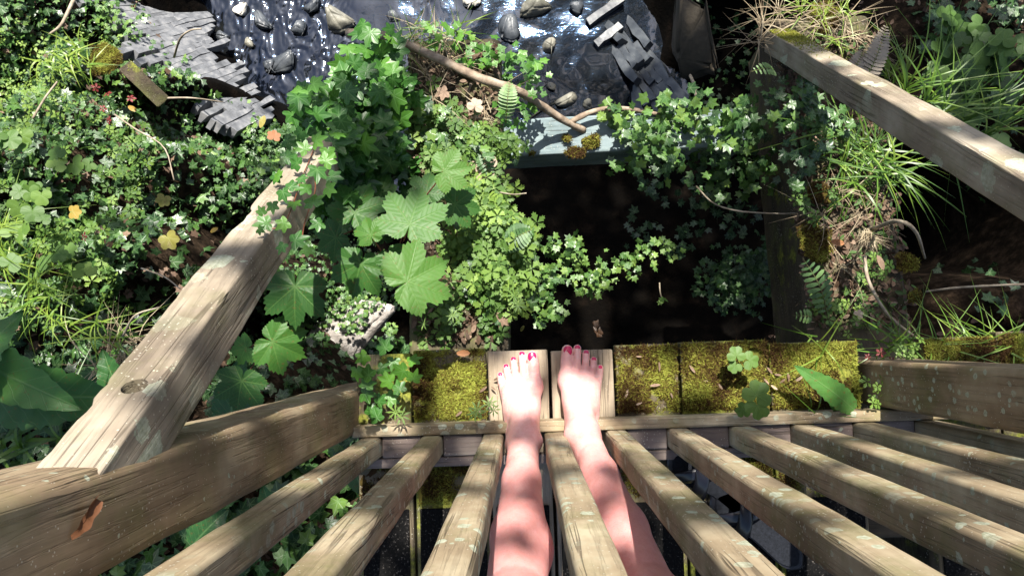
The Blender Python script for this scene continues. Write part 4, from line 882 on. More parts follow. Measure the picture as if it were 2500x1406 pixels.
def herb_area(name, ctrs, n, size, label, tpl=HERB, mat=M_HERB, tlo=0.3, thi=1.0, jit=0.3, thick=0.025, cat='herbs'):
    return ivy_cover(name, clump(ctrs, n, (0, 0, thick)), size, label, mat, tlo=tlo, thi=thi, tpl=tpl, cat=cat, jit=jit)
herb_area('herb_cover', [(1200, 480, 1.85, 45), (1180, 560, 1.82, 55), (1240, 560, 1.82, 45), (1200, 640, 1.8, 50), (1260, 640, 1.85, 40), (1180, 700, 1.82, 45), (1240, 720, 1.8, 45), (1120, 600, 1.85, 40), (1290, 560, 1.85, 22)], 330, (0.022, 0.037), 'bright sunlit herbs growing on the left sleeper', thick=0.03)
herb_area('herb_cover', [(1070, 270, 1.88, 45), (1100, 340, 1.87, 50), (1060, 390, 1.87, 45), (1150, 330, 1.87, 45), (1200, 380, 1.87, 45), (1180, 440, 1.87, 45), (1030, 330, 1.9, 35), (1250, 350, 1.87, 30), (1100, 430, 1.87, 40)], 260, (0.018, 0.032), 'pale green herbs and cranesbill on the far part of the left sleeper', tlo=0.25, thi=0.85, thick=0.025)
herb_area('herb_cover', [(1060, 820, 1.86, 35), (1110, 770, 1.85, 35), (1200, 800, 1.85, 40), (1080, 740, 1.85, 35)], 70, (0.022, 0.034), 'small dark green herbs by the mossy board end', tlo=0.2, thi=0.7)
herb_area('herb_cover', [(80, 430, 2.0, 70), (150, 400, 2.0, 50), (60, 520, 1.95, 70), (110, 620, 1.95, 60), (20, 350, 2.05, 50)], 32, (0.02, 0.034), 'pale yellow green rounded leaves at the left edge', tpl=ROUND3, tlo=0.3, thi=0.85, cat='herbs')
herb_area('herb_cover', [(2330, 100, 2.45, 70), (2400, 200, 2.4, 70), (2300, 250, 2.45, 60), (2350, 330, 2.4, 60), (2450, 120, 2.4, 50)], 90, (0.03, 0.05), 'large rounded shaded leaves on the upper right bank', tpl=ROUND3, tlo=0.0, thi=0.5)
herb_area('ivy_trail', [(740, 760, 3.05, 45), (790, 740, 3.05, 45), (840, 740, 3.05, 40), (900, 740, 3.05, 30), (720, 810, 3.05, 30), (860, 790, 3.0, 25), (960, 800, 3.0, 18)], 620, (0.010, 0.018), 'tiny sunlit ivy over the edge of the bright pale slab', tpl=IVY, mat=M_IVY, tlo=0.4, thi=1.0, thick=0.03, cat='ivy')
herb_area('ivy_trail', [(1150, 350, 1.85, 70), (1180, 560, 1.83, 70), (1200, 700, 1.82, 60), (1060, 300, 1.85, 50)], 130, (0.014, 0.026), 'odd ivy leaves threaded through the herbs of the left sleeper', tpl=IVY_HI, mat=M_IVY, tlo=0.2, thi=0.9, cat='ivy')
herb_area('ivy_trail', [(250, 20, 3.35, 45), (300, 90, 3.35, 45), (370, 170, 3.4, 45), (440, 240, 3.5, 45), (540, 300, 3.55, 45), (620, 330, 3.5, 40), (460, 150, 3.5, 16), (520, 220, 3.55, 16)], 620, (0.013, 0.024), 'small ivy creeping over the edge of the left slates', tpl=IVY, mat=M_IVY, tlo=0.3, thi=1.0, thick=0.04, cat='ivy')
herb_area('ivy_trail', [(1960, 230, 2.02, 40), (2010, 290, 1.98, 40), (1930, 290, 2.0, 35), (1900, 240, 2.05, 35), (2050, 320, 1.97, 30), (1960, 380, 1.98, 35), (1930, 450, 2.0, 25)], 150, (0.014, 0.026), 'mixed ivy on the right sleeper under the brace', tpl=IVY_HI, mat=M_IVY, tlo=0.2, thi=0.95, cat='ivy')
herb_area('herb_cover', [(2000, 330, 1.98, 45), (1990, 480, 1.98, 40), (2130, 640, 1.98, 50), (2010, 740, 1.98, 40), (2080, 760, 1.98, 50)], 90, (0.012, 0.024), 'scattered herbs rooted in the litter of the right sleeper', tlo=0.2, thi=0.9)
# ivy sprays sitting on the big left brace: separate leaves on a stem
def brace_pt(px, py, lift=0.012):
    d_ = pxdir(px, py); p0 = aL+nL*(0.034+lift); t = (p0-CAM).dot(nL)/d_.dot(nL); return CAM+d_*t
LV = [(735, 325, 28), (700, 385, 30), (770, 345, 33), (775, 415, 36), (735, 435, 22), (690, 470, 28), (800, 370, 30), (650, 545, 33), (632, 560, 18), (718, 495, 27), (765, 495, 40), (695, 545, 28), (720, 588, 36), (745, 610, 26), (675, 430, 22), (810, 430, 30), (790, 300, 30), (640, 520, 20), (700, 345, 28), (760, 300, 25), (820, 330, 28), (725, 400, 30), (680, 430, 26), (795, 395, 32), (750, 460, 30), (665, 500, 24), (710, 455, 26), (800, 460, 30), (745, 365, 28), (690, 600, 24), (780, 545, 28)]
pts = np.array([brace_pt(x, y, RNG.uniform(0.012, 0.035)) for x, y, _ in LV]); szs = np.array([s_*np.linalg.norm(p-CAM)/F_PX*1.02 for (x, y, s_), p in zip(LV, pts)])
iv = empty('ivy_spray', brace_pt(760, 400), 'bright fresh ivy spray climbing over the foot of the left brace', 'ivy')
cover('leaves', [scatter_mesh(IVY_HI, pts, up(len(pts), (0, 0.25, 1)), szs, tint=RNG.uniform(0.3, 0.85, len(pts)), jit=0.3)], M_IVYB, None, None, kind=None, parent=iv, smooth=False)
Ac = Acc()
for c in ([(790, 300), (760, 380), (735, 440), (715, 500), (690, 550), (650, 560)], [(760, 400), (770, 460), (745, 540), (735, 600)]):
    Ac.add(*tube_mesh(smooth_path([brace_pt(x, y, 0.004) for x, y in c], 20), 0.0011, 6))
Ac.build('stem', M_REDSTEM, iv)

# ------------------------------------------------------------------ single plants
def one_leaf(tpl, p, head, normal, size, mat, parent, name='leaf', tint=0.5, asp=1.0):
    V, F, U, T = scatter_mesh(tpl, [p], [normal], size, head=[head], tint=np.array([tint]), jit=0.0, asp=np.array([asp]))
    o = mk_mesh(name, V, F, mat, uv=U, tint=T, smooth=True)
    if parent is not None: adopt(o, parent)
    return o
def dirpx(p, ang, D=None):
    """world heading for an image direction (degrees clockwise from up)"""
    a_ = math.radians(ang); return np.array([math.sin(a_), math.cos(a_), 0.0])
def sapling(name, base, leaves, label, stemr=0.003):
    g = empty(name, W(*base), label, 'sapling'); bp = W(*base); Ac = Acc()
    for i, (px, py, D, R, hd, tn) in enumerate(leaves):
        p = W(px, py, D); size = 1.1*R*D/F_PX; h = dirpx(p, hd)
        nm = nrm([0.14*math.sin(i*2.1)+0.18*h[0], 0.12*math.cos(i*1.7)+0.18*h[1], 1.0])
        one_leaf(SYCA, p, h+np.array([0, 0, -0.08]), nm, size, M_SYC, g, tint=tn)
        P = smooth_path([bp, bp*0.45+p*0.55+np.array([0, 0, 0.01])-h*size*0.3, p-np.array([0, 0, 0.003])], 10); Ac.add(*tube_mesh(P, 0.0017, 6))
    Ac.build('stem', M_REDSTEM, g); return g
sapling('sycamore_sapling', (960, 640, 1.95), [(1000, 548, 1.50, 98, 15, 0.62), (995, 688, 1.44, 104, 62, 0.78), (905, 575, 1.56, 48, -20, 0.66), (880, 645, 1.60, 80, 200, 0.35), (955, 625, 1.60, 50, 150, 0.38), (1085, 420, 1.62, 62, 80, 0.85)],
        'sycamore seedling with the largest sunlit leaves left of the dark gap')
sapling('sycamore_sapling', (900, 560, 2.05), [(865, 520, 1.62, 85, 20, 0.40), (1110, 500, 1.70, 62, 100, 0.30), (820, 580, 1.72, 60, 240, 0.28), (1040, 470, 1.75, 55, 10, 0.25), (930, 470, 1.75, 50, -30, 0.35)], 'sycamore seedling half hidden behind the larger seedling')
sapling('sycamore_sapling', (720, 800, 1.95), [(720, 700, 1.62, 92, 185, 0.12), (665, 835, 1.66, 78, 120, 0.55), (600, 850, 1.7, 45, 260, 0.4), (590, 930, 1.7, 75, 195, 0.02)], 'dark shaded sycamore seedling right behind the big left brace')
def long_leaf(P0, P1, wid, sag=0.02, wav=0.08, n=26, m=9, tipw=0.0, side=None):
    """broad dock leaf from base to tip with a crinkled edge"""
    P0, P1 = np.array(P0), np.array(P1); L = np.linalg.norm(P1-P0); t_ = (P1-P0)/L; s_ = nrm(np.cross(t_, UP)) if side is None else nrm(side); u_ = np.cross(s_, t_)
    V = []; U = []
    for i in range(n+1):
        t = i/n; w_ = wid*(math.sin(math.pi*min(1, 0.06+t*0.94)**0.75)**0.8)*(1 if t < 1 else 0.02)
        for j in range(m):
            a_ = j/(m-1)*2-1; edge = 1+wav*math.sin(i*2.3+3*a_)*abs(a_)
            z = sag*math.sin(math.pi*t)+0.12*wid*abs(a_)+0.05*wid*math.sin(i*1.5+a_*5)*abs(a_)-0.02*abs(math.sin(i*0.9*1))*wid
            V.append(P0+t_*L*t+s_*a_*w_*edge+u_*z); U.append((a_*0.4*w_/wid, t*1.6-0.6))
    F = [(i*m+j, i*m+j+1, (i+1)*m+j+1, (i+1)*m+j) for i in range(n) for j in range(m-1)]
    return np.array(V), F, np.array(U)
def dock(name, leaves, label, tints):
    g = empty(name, W(*leaves[0][0]), label, 'plant')
    for (a3, b3, wd), tn in zip(leaves, tints):
        V, F, U = long_leaf(W(*a3), W(*b3), wd); A = Acc(); A.add(V, F, U, tn); A.build('leaf', M_DOCK, g)
    return g
dock('dock_plant', [((-60, 960, 1.7), (300, 970, 1.72), .075), ((-140, 830, 1.62), (205, 1000, 1.60), .062), ((-150, 1010, 1.5), (60, 760, 1.66), .05)], 'broad dark dock leaves spreading at the lower left edge', (0.55, 0.8, 0.6))
dock('dock_plant', [((330, 1010, 1.9), (250, 850, 1.85), .045), ((560, 1060, 1.9), (600, 860, 1.8), .05)], 'smaller dock leaves half hidden by the left brace', (0.3, 0.2))
dock('dock_plant', [((2085, 1000, 1.64), (1935, 890, 1.58), .026), ((2050, 1000, 1.66), (2010, 950, 1.66), .018)], 'pointed crinkled leaf lying over the moss left of the right post', (0.85, 0.8))
dock('dock_plant', [((700, 1300, 1.95), (640, 1180, 1.9), .04), ((860, 1120, 1.9), (900, 1220, 1.85), .03), ((470, 1330, 1.9), (560, 1240, 1.9), .04)], 'dark leaves under the left balusters', (0.3, 0.4, 0.2))
# round leaved seedlings on the right moss
for lv, lb in (([(1798, 868, 1.60, 24, 0), (1830, 880, 1.60, 24, 100), (1795, 892, 1.61, 20, 220)], 'three round leaves of a seedling standing over the moss'),
               ([(1848, 965, 1.52, 38, 20), (1850, 990, 1.52, 34, 160), (1815, 1000, 1.60, 20, 240)], 'larger round leaved seedling in front of the bottom rail')):
    g = empty('seedling', W(lv[0][0], lv[0][1]+40, 1.68), lb, 'seedling'); Ac = Acc()
    for i, (x, y, D, R, hd) in enumerate(lv):
        p = W(x, y, D); one_leaf(ROUND3, p, dirpx(p, hd), (0.1*math.sin(i*3), 0.1, 1), R*D/F_PX, M_HERB, g, tint=0.5)
        Ac.add(*tube_mesh(smooth_path([W(lv[0][0]+10, lv[0][1]+40, 1.68), (np.array(W(lv[0][0]+10, lv[0][1]+40, 1.66))+p)/2, p], 8), 0.0010, 5))
    Ac.build('stem', M_STEM, g)
# small herbs rooted along the deck edge
for cx_, cy_, n_, lb in ((1700, 2000, 0, ''),): pass
herb_area('herb_cover', [(2125, 945, 1.62, 22), (2135, 975, 1.62, 20), (2230, 860, 1.66, 30)], 16, (0.012, 0.02), 'tiny green cranesbill at the base of the right post', tlo=0.3, thi=0.7)
ivy_cover('ivy_trail', np.array([W(x, y, 1.60+0.02*(i % 3)) for i, (x, y) in enumerate([(900, 915), (925, 980), (905, 1005), (950, 930), (985, 905), (890, 960), (975, 950), (930, 900), (1005, 880), (870, 905), (895, 940), (950, 975), (920, 1020), (1010, 925), (960, 880), (940, 850), (890, 870)])]), (0.022, 0.034), 'glossy ivy tuft beside the foot of the left post', M_IVYB, tlo=0.3, thi=0.9, tpl=IVY_HI, jit=0.3)
def star_tpl(n=8):
    V = []; F = []
    for i in range(n):
        a_ = 2*math.pi*i/n; c, s_ = math.cos(a_), math.sin(a_); b = len(V)
        for x, y, z in ((-.03, .05, 0), (.03, .05, 0), (.1, .6, .08), (0, 1, .02), (-.1, .6, .08)): V.append((x*c+y*s_, -x*s_+y*c, z))
        F += [(b, b+1, b+2), (b, b+2, b+4), (b+4, b+2, b+3)]
    V = np.array(V); return V, np.array(F), V[:, :2]*0
STAR = star_tpl()
ivy_cover('bedstraw', np.array([W(x, y, D) for x, y, D in [(980, 1015, 1.6), (965, 1005, 1.58), (1160, 1010, 1.6), (1165, 1000, 1.57), (1205, 1000, 1.6), (1195, 985, 1.58), (1255, 720, 1.75), (1265, 745, 1.75), (1105, 770, 1.75), (1035, 790, 1.8), (560, 600, 1.9), (270, 420, 2.0)]]), (0.016, 0.026), 'whorled narrow leaved bedstraw sprigs', M_HERB, tlo=0.5, thi=0.9, tpl=STAR, jit=0.3, cat='bedstraw')

def blades(bases, n, L, wid, spread, lean=(0, 0, 0), droop=0.5, tlo=0.2, thi=0.9, seg=7, hd=None):
    """arched grass blades; returns one scatter part"""
    Vs, Fs, Ts = [], [], []; c = 0
    for b in bases:
        for _ in range(n):
            l_ = RNG.uniform(*L); a_ = RNG.uniform(0, 2*math.pi) if hd is None else math.radians(90-RNG.normal(hd, spread*60)); out = np.array([math.cos(a_), math.sin(a_), 0]); s_ = np.array([-math.sin(a_), math.cos(a_), 0])
            el = RNG.uniform(0.15, 1.0); b0 = b+RNG.normal(0, 0.008, 3)*[1, 1, 0.2]; w_ = wid*RNG.uniform(0.6, 1.2); dr = droop*RNG.uniform(0.4, 1.5)
            tn = RNG.uniform(tlo, thi); tw = RNG.uniform(-0.9, 0.9); cu = RNG.normal(0, 0.28)*l_; kink = RNG.uniform(0.5, 0.9) if RNG.uniform() < 0.25 else 2.0
            for i in range(seg+1):
                t = i/seg; p = b0+out*l_*spread*t*(0.35+0.65*t)+np.array(lean)*l_*t+UP*l_*(el*t*0.8-dr*t*t*0.9)+s_*cu*t*t-UP*max(0, t-kink)*l_*0.9
                ww = w_*(1-t**2.2)*0.5+0.0002; sd_ = s_*math.cos(tw*t)+UP*math.sin(tw*t)
                Vs += [p-sd_*ww, p+sd_*ww]; Ts += [tn, tn]
            Fs += [(c+2*i+k0, c+2*i+k1, c+2*i+k2) for i in range(seg) for (k0, k1, k2) in ((0, 1, 3), (0, 3, 2))]
            c += 2*(seg+1)
    V = np.array(Vs); return V, np.array(Fs), np.zeros((len(V), 2)), np.array(Ts)
def tuft(name, spec, label, mat=M_GRASS, cat='grass tuft', kind=None):
    return cover(name, [blades(**s_) for s_ in spec], mat, label, cat, kind=kind)
tuft('grass_tuft', [dict(bases=[W(x, y, 2.0) for x, y in ((2040, 330), (2075, 360), (2100, 345), (2060, 400), (2110, 400), (2140, 380), (2160, 430), (2090, 440), (2180, 400))], n=14, L=(.10, .23), wid=.0046, spread=1.0, droop=.9, tlo=.0, thi=.8), dict(bases=[W(x, y, 2.0) for x, y in ((2150, 400), (2190, 430), (2120, 370))], n=9, L=(.14, .28), wid=.005, spread=1.05, droop=.8, tlo=.1, thi=.8, hd=115)], 'arching bright grass tuft under the right brace')
tuft('grass_tuft', [dict(bases=[W(2210, 220, 2.1), W(2260, 250, 2.1), W(2300, 270, 2.1), W(2350, 300, 2.1), W(2200, 330, 2.1), W(2400, 330, 2.1)], n=14, L=(.18, .42), wid=.005, spread=.9, droop=.5, tlo=.1, thi=.8, hd=48)], 'tall seeding grass beyond the right brace')
tuft('grass_tuft', [dict(bases=[W(2165, 190, 2.12), W(2190, 200, 2.12)], n=9, L=(.1, .18), wid=.006, spread=.7, droop=.2, tlo=.6, thi=1, hd=20)], 'short upright bright grass blades above the right brace')
tuft('grass_tuft', [dict(bases=[W(x, 845+10*math.sin(x), 1.72) for x in range(2150, 2640, 24)], n=9, L=(.08, .22), wid=.0035, spread=.8, droop=.4, tlo=.1, thi=.8)], 'untidy grass along the deck edge at the right')
tuft('grass_tuft', [dict(bases=[W(1990, 830, 1.89), W(2005, 870, 1.68), W(1985, 1000, 1.66)], n=5, L=(.10, .20), wid=.0035, spread=.8, droop=.25, tlo=.3, thi=.8)], 'few long thin blades over the mossy boards')
tuft('grass_tuft', [dict(bases=[W(x, y, 1.95) for x, y in ((110, 720), (130, 760), (90, 690), (160, 790), (60, 740), (240, 790), (290, 830))], n=10, L=(.10, .24), wid=.0042, spread=.8, droop=.5, tlo=.3, thi=1)], 'green grass tuft above the dock leaves at the left')
tuft('grass_tuft', [dict(bases=[W(x, y, 1.98) for x, y in ((10, 560), (0, 610), (20, 640), (-40, 600))], n=16, L=(.10, .20), wid=.004, spread=.9, droop=.6, tlo=.6, thi=1)], 'yellow green grass tuft at the left edge')
tuft('grass_tuft', [dict(bases=[W(x, y, 2.55) for x, y in ((140, 130), (170, 140), (110, 150), (190, 120), (150, 170), (220, 160))], n=9, L=(.05, .16), wid=.006, spread=.9, droop=.7, tlo=.5, thi=1)], 'sunlit grass tuft on the mossy hump of the left bank')
tuft('grass_tuft', [dict(bases=[W(x, y, 1.75) for x, y in ((60, 1090), (150, 1070), (0, 1080))], n=10, L=(.12, .26), wid=.010, spread=.95, droop=.5, tlo=.1, thi=.6)], 'broad dark grass blades by the foot of the left brace')
tuft('dry_grass', [dict(bases=[W(2115, 575, 1.89)]*3, n=40, L=(.06, .10), wid=.0022, spread=.35, droop=.3, tlo=.4, thi=.9, hd=190), dict(bases=[W(x, y, 2.0) for x, y in ((2060, 470), (2100, 520), (2000, 520), (2050, 650))], n=12, L=(.06, .16), wid=.0018, spread=1, droop=.6, tlo=.1, thi=.8)], 'fan of dry straw lying on the right sleeper', M_STRAW, 'dry grass')
tuft('dry_grass', [dict(bases=[W(x, y, 2.10) for x, y in ((1900, 30), (1950, 50), (2000, 60), (2060, 60), (2100, 90), (1850, 100), (2140, 140), (1860, 60))], n=20, L=(.05, .15), wid=.0022, spread=1, droop=.75, tlo=.1, thi=.8)], 'tangled straw on the end of the right sleeper', M_STRAW, 'dry grass')
tuft('dry_grass', [dict(bases=[W(x, y, 1.88) for x, y in ((1020, 80), (1080, 90), (1100, 160), (1040, 180), (1010, 130), (1180, 260), (1150, 300), (1060, 230))], n=16, L=(.05, .14), wid=.0022, spread=1, droop=.6, tlo=.2, thi=.9)], 'matted straw on the end of the left sleeper', M_STRAW, 'dry grass')
tuft('dry_grass', [dict(bases=[W(x, y, 1.95) for x, y in ((270, 880), (300, 860), (240, 900), (330, 830))], n=18, L=(.06, .18), wid=.0022, spread=1, droop=.5, tlo=.3, thi=1)], 'dry stalks above the dock leaves', M_STRAW, 'dry grass')
tuft('grass_tuft', [dict(bases=[W(x, y, 1.88) for x, y in ((1010, 90), (1050, 70), (990, 120), (1120, 80))], n=16, L=(.04, .12), wid=.003, spread=.9, droop=.4, tlo=.3, thi=.9)], 'short green grass on the end of the left sleeper')
tuft('grass_tuft', [dict(bases=[W(x, y, 2.10) for x, y in ((1950, 30), (2010, 40), (2060, 30), (2120, 170), (2040, 100))], n=14, L=(.04, .13), wid=.003, spread=.9, droop=.4, tlo=.6, thi=1)], 'short sunlit grass on the end of the right sleeper')
# litter and moss on the sleepers
def on_top(x0, x1, y0, y1, zf, n): 
    q = np.column_stack([RNG.uniform(x0, x1, n), RNG.uniform(y0, y1, n), np.zeros(n)]); q[:, 2] = zf(q[:, 1])+RNG.uniform(0, 0.02, n); return q
z1 = lambda y: -0.04-0.10*(y+1.3)+0.002
z2 = lambda y: -0.18-0.118*(y+1.3)+0.002
XC2 = lambda y: 0.925-0.009*(y+1.3)
q = on_top(-0.145, 0.145, 0.0, 0.86, z2, 1500); q[:, 0] += XC2(q[:, 1])
ivy_cover('leaf_litter', q, (0.006, 0.017), 'brown curled dead leaves heaped on the right sleeper', M_DEAD, tpl=OVAL, cat='leaf litter', jit=0.9)
q = on_top(-0.145, 0.145, 0.0, 0.86, z2, 420); q[:, 0] += XC2(q[:, 1]); q[:, 2] += 0.012
ivy_cover('creeping_herb', q, (0.006, 0.013), 'tiny dull green leaves creeping through the litter on the right sleeper', M_HERB, tpl=OVAL, cat='herbs', jit=0.6, tlo=0, thi=0.5)
q = on_top(-0.285, -0.045, -0.0, 0.79, z1, 1500)
ivy_cover('leaf_litter', q, (0.005, 0.014), 'brown leaf litter on the left sleeper', M_DEAD, tpl=OVAL, cat='leaf litter', jit=0.9)
mo = empty('moss_cushion', (0.83, 0.5, -0.15), 'yellow green moss cushions on the right sleeper', 'moss')
for (px, py, D, s_) in ((1995, 600, 2.00, .045), (2000, 470, 2.01, .03), (2215, 640, 2.01, .03), (2235, 720, 1.99, .02), (1975, 560, 2.01, .03), (2010, 45, 2.13, .05), (2050, 170, 2.12, .04)):
    p = W(px, py, D); moss_on(p[0]-s_, p[0]+s_, p[1]-s_, p[1]+s_, p[2], int(s_*s_*4*240000), mo, rnd=True)
mo = empty('moss_cushion', (0.25, 0.6, -0.4), 'golden moss patch on the sunlit blue grey beam', 'moss')
for (px, py, s_) in ((1405, 370, .035), (1385, 340, .02), (1440, 345, .03), (1300, 375, .01)):
    p = W(px, py, 2.105); moss_on(p[0]-s_, p[0]+s_, p[1]-s_*0.7, p[1]+s_*0.7, -0.415, int(s_*s_*4*240000), mo, rnd=True)
mo = empty('moss_cushion', W(255, 150, 2.6), 'round bright moss cushion on the left bank hump', 'moss')
p = W(255, 145, 2.62); moss_on(p[0]-.07, p[0]+.07, p[1]-.06, p[1]+.06, p[2], 4500, mo, rnd=True)
# moss on the right brace foot: follows its top face
n_ = nR; a, b, dd = aR, bR, dR; L_ = np.linalg.norm(b-a)
k = 3800; tt = L_-0.02-np.abs(RNG.normal(0, 0.11, k)); ss = RNG.uniform(-0.030, 0.030, k); Pm = a+dd*tt[:, None]+xR*ss[:, None]+n_*(0.0335)
SHT = (np.array([(-0.16, 0, 0), (0.16, 0, 0), (0.10, 0.6, 0.12), (0, 1.05, -0.05), (-0.10, 0.6, 0.12)]), np.array([(0, 1, 2), (0, 2, 4), (4, 2, 3)]), np.zeros((5, 2)))
cover('moss', [scatter_mesh(SHT, Pm, np.tile(n_, (k, 1)), RNG.uniform(.004, .008, k), tint=RNG.uniform(.4, 1, k), jit=0.7)], M_MOSS, None, None, kind=None, parent=br and rail)

# ------------------------------------------------------------------ ferns
def fern(p0, p1, npin, plen, mat, label, curve=0.03, tint=0.5):
    g = empty('fern_frond', p0, label, 'fern'); P = smooth_path([p0, (np.array(p0)+p1)/2+np.array([0, 0, curve]), p1], npin+2); A = Acc(); A.add(*tube_mesh(P, np.linspace(.0016, .0006, len(P)), 5)); A.build('stem', M_STEM, g)
    A = Acc(); t_ = nrm(np.array(p1)-p0); s_ = nrm(np.cross(t_, UP))
    for i in range(1, npin+1):
        f = i/(npin+1); l_ = plen*math.sin(math.pi*(0.12+0.86*f))**0.8
        for sg in (-1, 1):
            d_ = nrm(s_*sg+t_*0.32-UP*0.12); q_ = nrm(np.cross(UP, d_)); b_ = P[i]; w_ = l_*0.17
            V = [b_-q_*w_*0.5, b_+q_*w_*0.5, b_+d_*l_*.5+q_*w_+UP*.001, b_+d_*l_*.85+q_*w_*.75, b_+d_*l_, b_+d_*l_*.85-q_*w_*.75, b_+d_*l_*.5-q_*w_+UP*.001]
            A.add(V, [(0, 1, 2, 6), (6, 2, 3, 5), (5, 3, 4)], None, min(1, max(0, tint+RNG.normal(0, .12))))
    A.build('leaflets', mat, g, smooth=False)
fern(W(1225, 605, 1.80), W(1300, 560, 1.70), 11, .034, M_FERN, 'small polypody fern at the edge of the dark gap', tint=.45)
fern(W(1235, 300, 1.85), W(1245, 200, 1.80), 13, .026, M_FERN, 'upright sunlit fern frond where the branch crosses the sleeper', tint=.95)
fern(W(2020, 770, 1.95), W(1960, 630, 1.89), 10, .036, M_FERN, 'grey green polypody fern hanging from the right sleeper', tint=.6)
fern(W(2085, 250, 2.06), W(2165, 60, 2.04), 22, .034, M_DFERN, 'withered grey fern beside the moss on the right sleeper end', tint=.8)
fern(W(2050, 215, 2.06), W(2110, 120, 2.05), 14, .026, M_DFERN, 'smaller withered fern frond under the larger withered one', tint=.6)
fern(W(1895, 178, 2.15), W(1835, 175, 1.9), 8, .022, M_FERN, 'tiny bright fern tip below the right brace foot', tint=.9)
fern(W(1985, 775, 1.92), W(1935, 770, 1.89), 6, .02, M_FERN, 'little bright fern tip low on the right sleeper', tint=.9)
fern(W(1170, 360, 1.86), W(1200, 440, 1.84), 9, .024, M_FERN, 'dull fern frond lying among the pale herbs', tint=.3)

# ------------------------------------------------------------------ single fallen or coloured leaves
def fallen(px, py, D, R, mat, label, hd=0, tpl=ROUND3, tn=0.5, nrmv=(0, 0, 1), cat='leaf'):
    p = W(px, py, D); o = one_leaf(tpl, p, dirpx(p, hd), nrmv, R*D/F_PX, mat, None, 'fallen_leaf', tn); return tag(o, label, cat)
fallen(410, 582, 1.85, 34, M_YEL, 'large yellow blotched leaf in the left ivy', 150, tpl=IVYR, tn=0.2)
fallen(400, 485, 1.95, 24, M_YEL, 'olive yellow leaf above the large yellow leaf', 200, tpl=IVYR, tn=0.1, nrmv=(0.3, 0, 1))
fallen(178, 518, 1.95, 24, M_YEL, 'orange yellow leaf near the left edge herbs', 90, tpl=IVYR, tn=0.7)
fallen(640, 298, 2.2, 18, M_YEL, 'small bright yellow leaf at the bank edge by the stream', 20, OVAL, tn=0.5)
fallen(322, 265, 2.4, 14, M_YEL, 'orange leaf at the foot of the upright timber end', 120, OVAL, tn=0.9)
fallen(522, 562, 1.95, 12, M_YEL, 'tiny orange leaf in the dark left ivy', 60, OVAL, tn=0.8)
fallen(668, 335, 2.1, 22, M_RUST, 'crumpled orange brown leaf between ivy and the brace foot', 10, IVYR, tn=0.8, nrmv=(0.4, 0.2, 1))
fallen(120, 1010, 1.72, 46, M_YEL, 'yellowing dock leaf tip below the dock plant', 100, OVAL, tn=0.15)
fallen(1225, 775, 1.80, 32, M_DEAD, 'large brown dead leaf low on the left sleeper', 190, IVY_HI, tn=0.7)
fallen(1180, 405, 1.84, 38, M_DEAD, 'pale crumpled dead leaf amid the pale herbs', 170, ROUND3, tn=0.95, nrmv=(-.3, 0, 1))
fallen(1085, 225, 1.85, 28, M_DEAD, 'brown dead leaf below the fallen branch', 250, IVY_HI, tn=0.8)
fallen(1160, 260, 1.84, 22, M_DEAD, 'tan dead leaf beside the small stem under the branch', 20, ROUND3, tn=0.95)
fallen(2096, 768, 1.91, 13, M_DEAD, 'small squarish tan leaf on the right sleeper litter', 45, ROUND3, tn=1.0)
fallen(2150, 640, 1.93, 22, M_DEAD, 'folded brown dead leaf beside the straw fan', 150, OVAL, tn=0.7, nrmv=(.4, 0, 1))
fallen(2045, 592, 1.93, 18, M_RUST, 'orange dead leaf left of the straw fan', 100, OVAL, tn=0.9)
fallen(1130, 862, 1.66, 18, M_RUST, 'curled orange leaf on the left mossy board edge', 90, OVAL, tn=0.9)
fallen(1275, 802, 2.1, 9, M_YEL, 'tiny cream leaf over the left of the dark gap', 30, OVAL, tn=0.1)
for (x, y, R, hd) in ((262, 230, 15, 0), (250, 265, 12, 90), (265, 295, 14, 30), (318, 240, 15, 80), (235, 215, 14, 300), (205, 580, 14, 20)):
    o = one_leaf(HERB, W(x, y, 2.35 if y < 400 else 1.95), dirpx(None, hd), (RNG.normal(0, .5), RNG.normal(0, .5), 1), (R)*2.3/F_PX, M_RED, None, 'red_herb', 0.6)
    tag(o, 'small crimson herb leaf on the left bank', 'leaf', 'crimson herb leaves on the left bank')
for (x, y, R, hd) in ((2150, 862, 16, 20), (2175, 880, 14, 120), (2120, 870, 10, 240)):
    o = one_leaf(HERB, W(x, y, 1.64), dirpx(None, hd), (0, 0, 1), R*1.64/F_PX, M_RED, None, 'red_herb', 0.3)
    tag(o, 'small dark red herb leaf by the right post', 'leaf', 'dark red herb leaves by the right post')
# seed husks and scraps dropped on moss and boards
HUSK = [(1180, 950), (1170, 1003), (1120, 1010), (1560, 870), (1600, 940), (1530, 960), (1690, 900), (1720, 930), (1900, 915), (1910, 930), (1890, 945), (1925, 920), (1870, 930), (1205, 948), (1195, 975), (1760, 945), (1640, 965), (1950, 925), (1880, 905), (1560, 985), (1610, 895), (1212, 925)]
for i, (x, y) in enumerate(HUSK):
    o = one_leaf(OVAL, W(x, y, 1.675), dirpx(None, RNG.uniform(0, 360)), (RNG.normal(0, .3), RNG.normal(0, .3), 1), RNG.uniform(.006, .013), M_DEAD, None, 'seed_husk', RNG.uniform(.5, 1), asp=0.6)
    tag(o, 'small brown seed husk dropped on the board ends', 'husk', 'seed husks on the deck board ends')
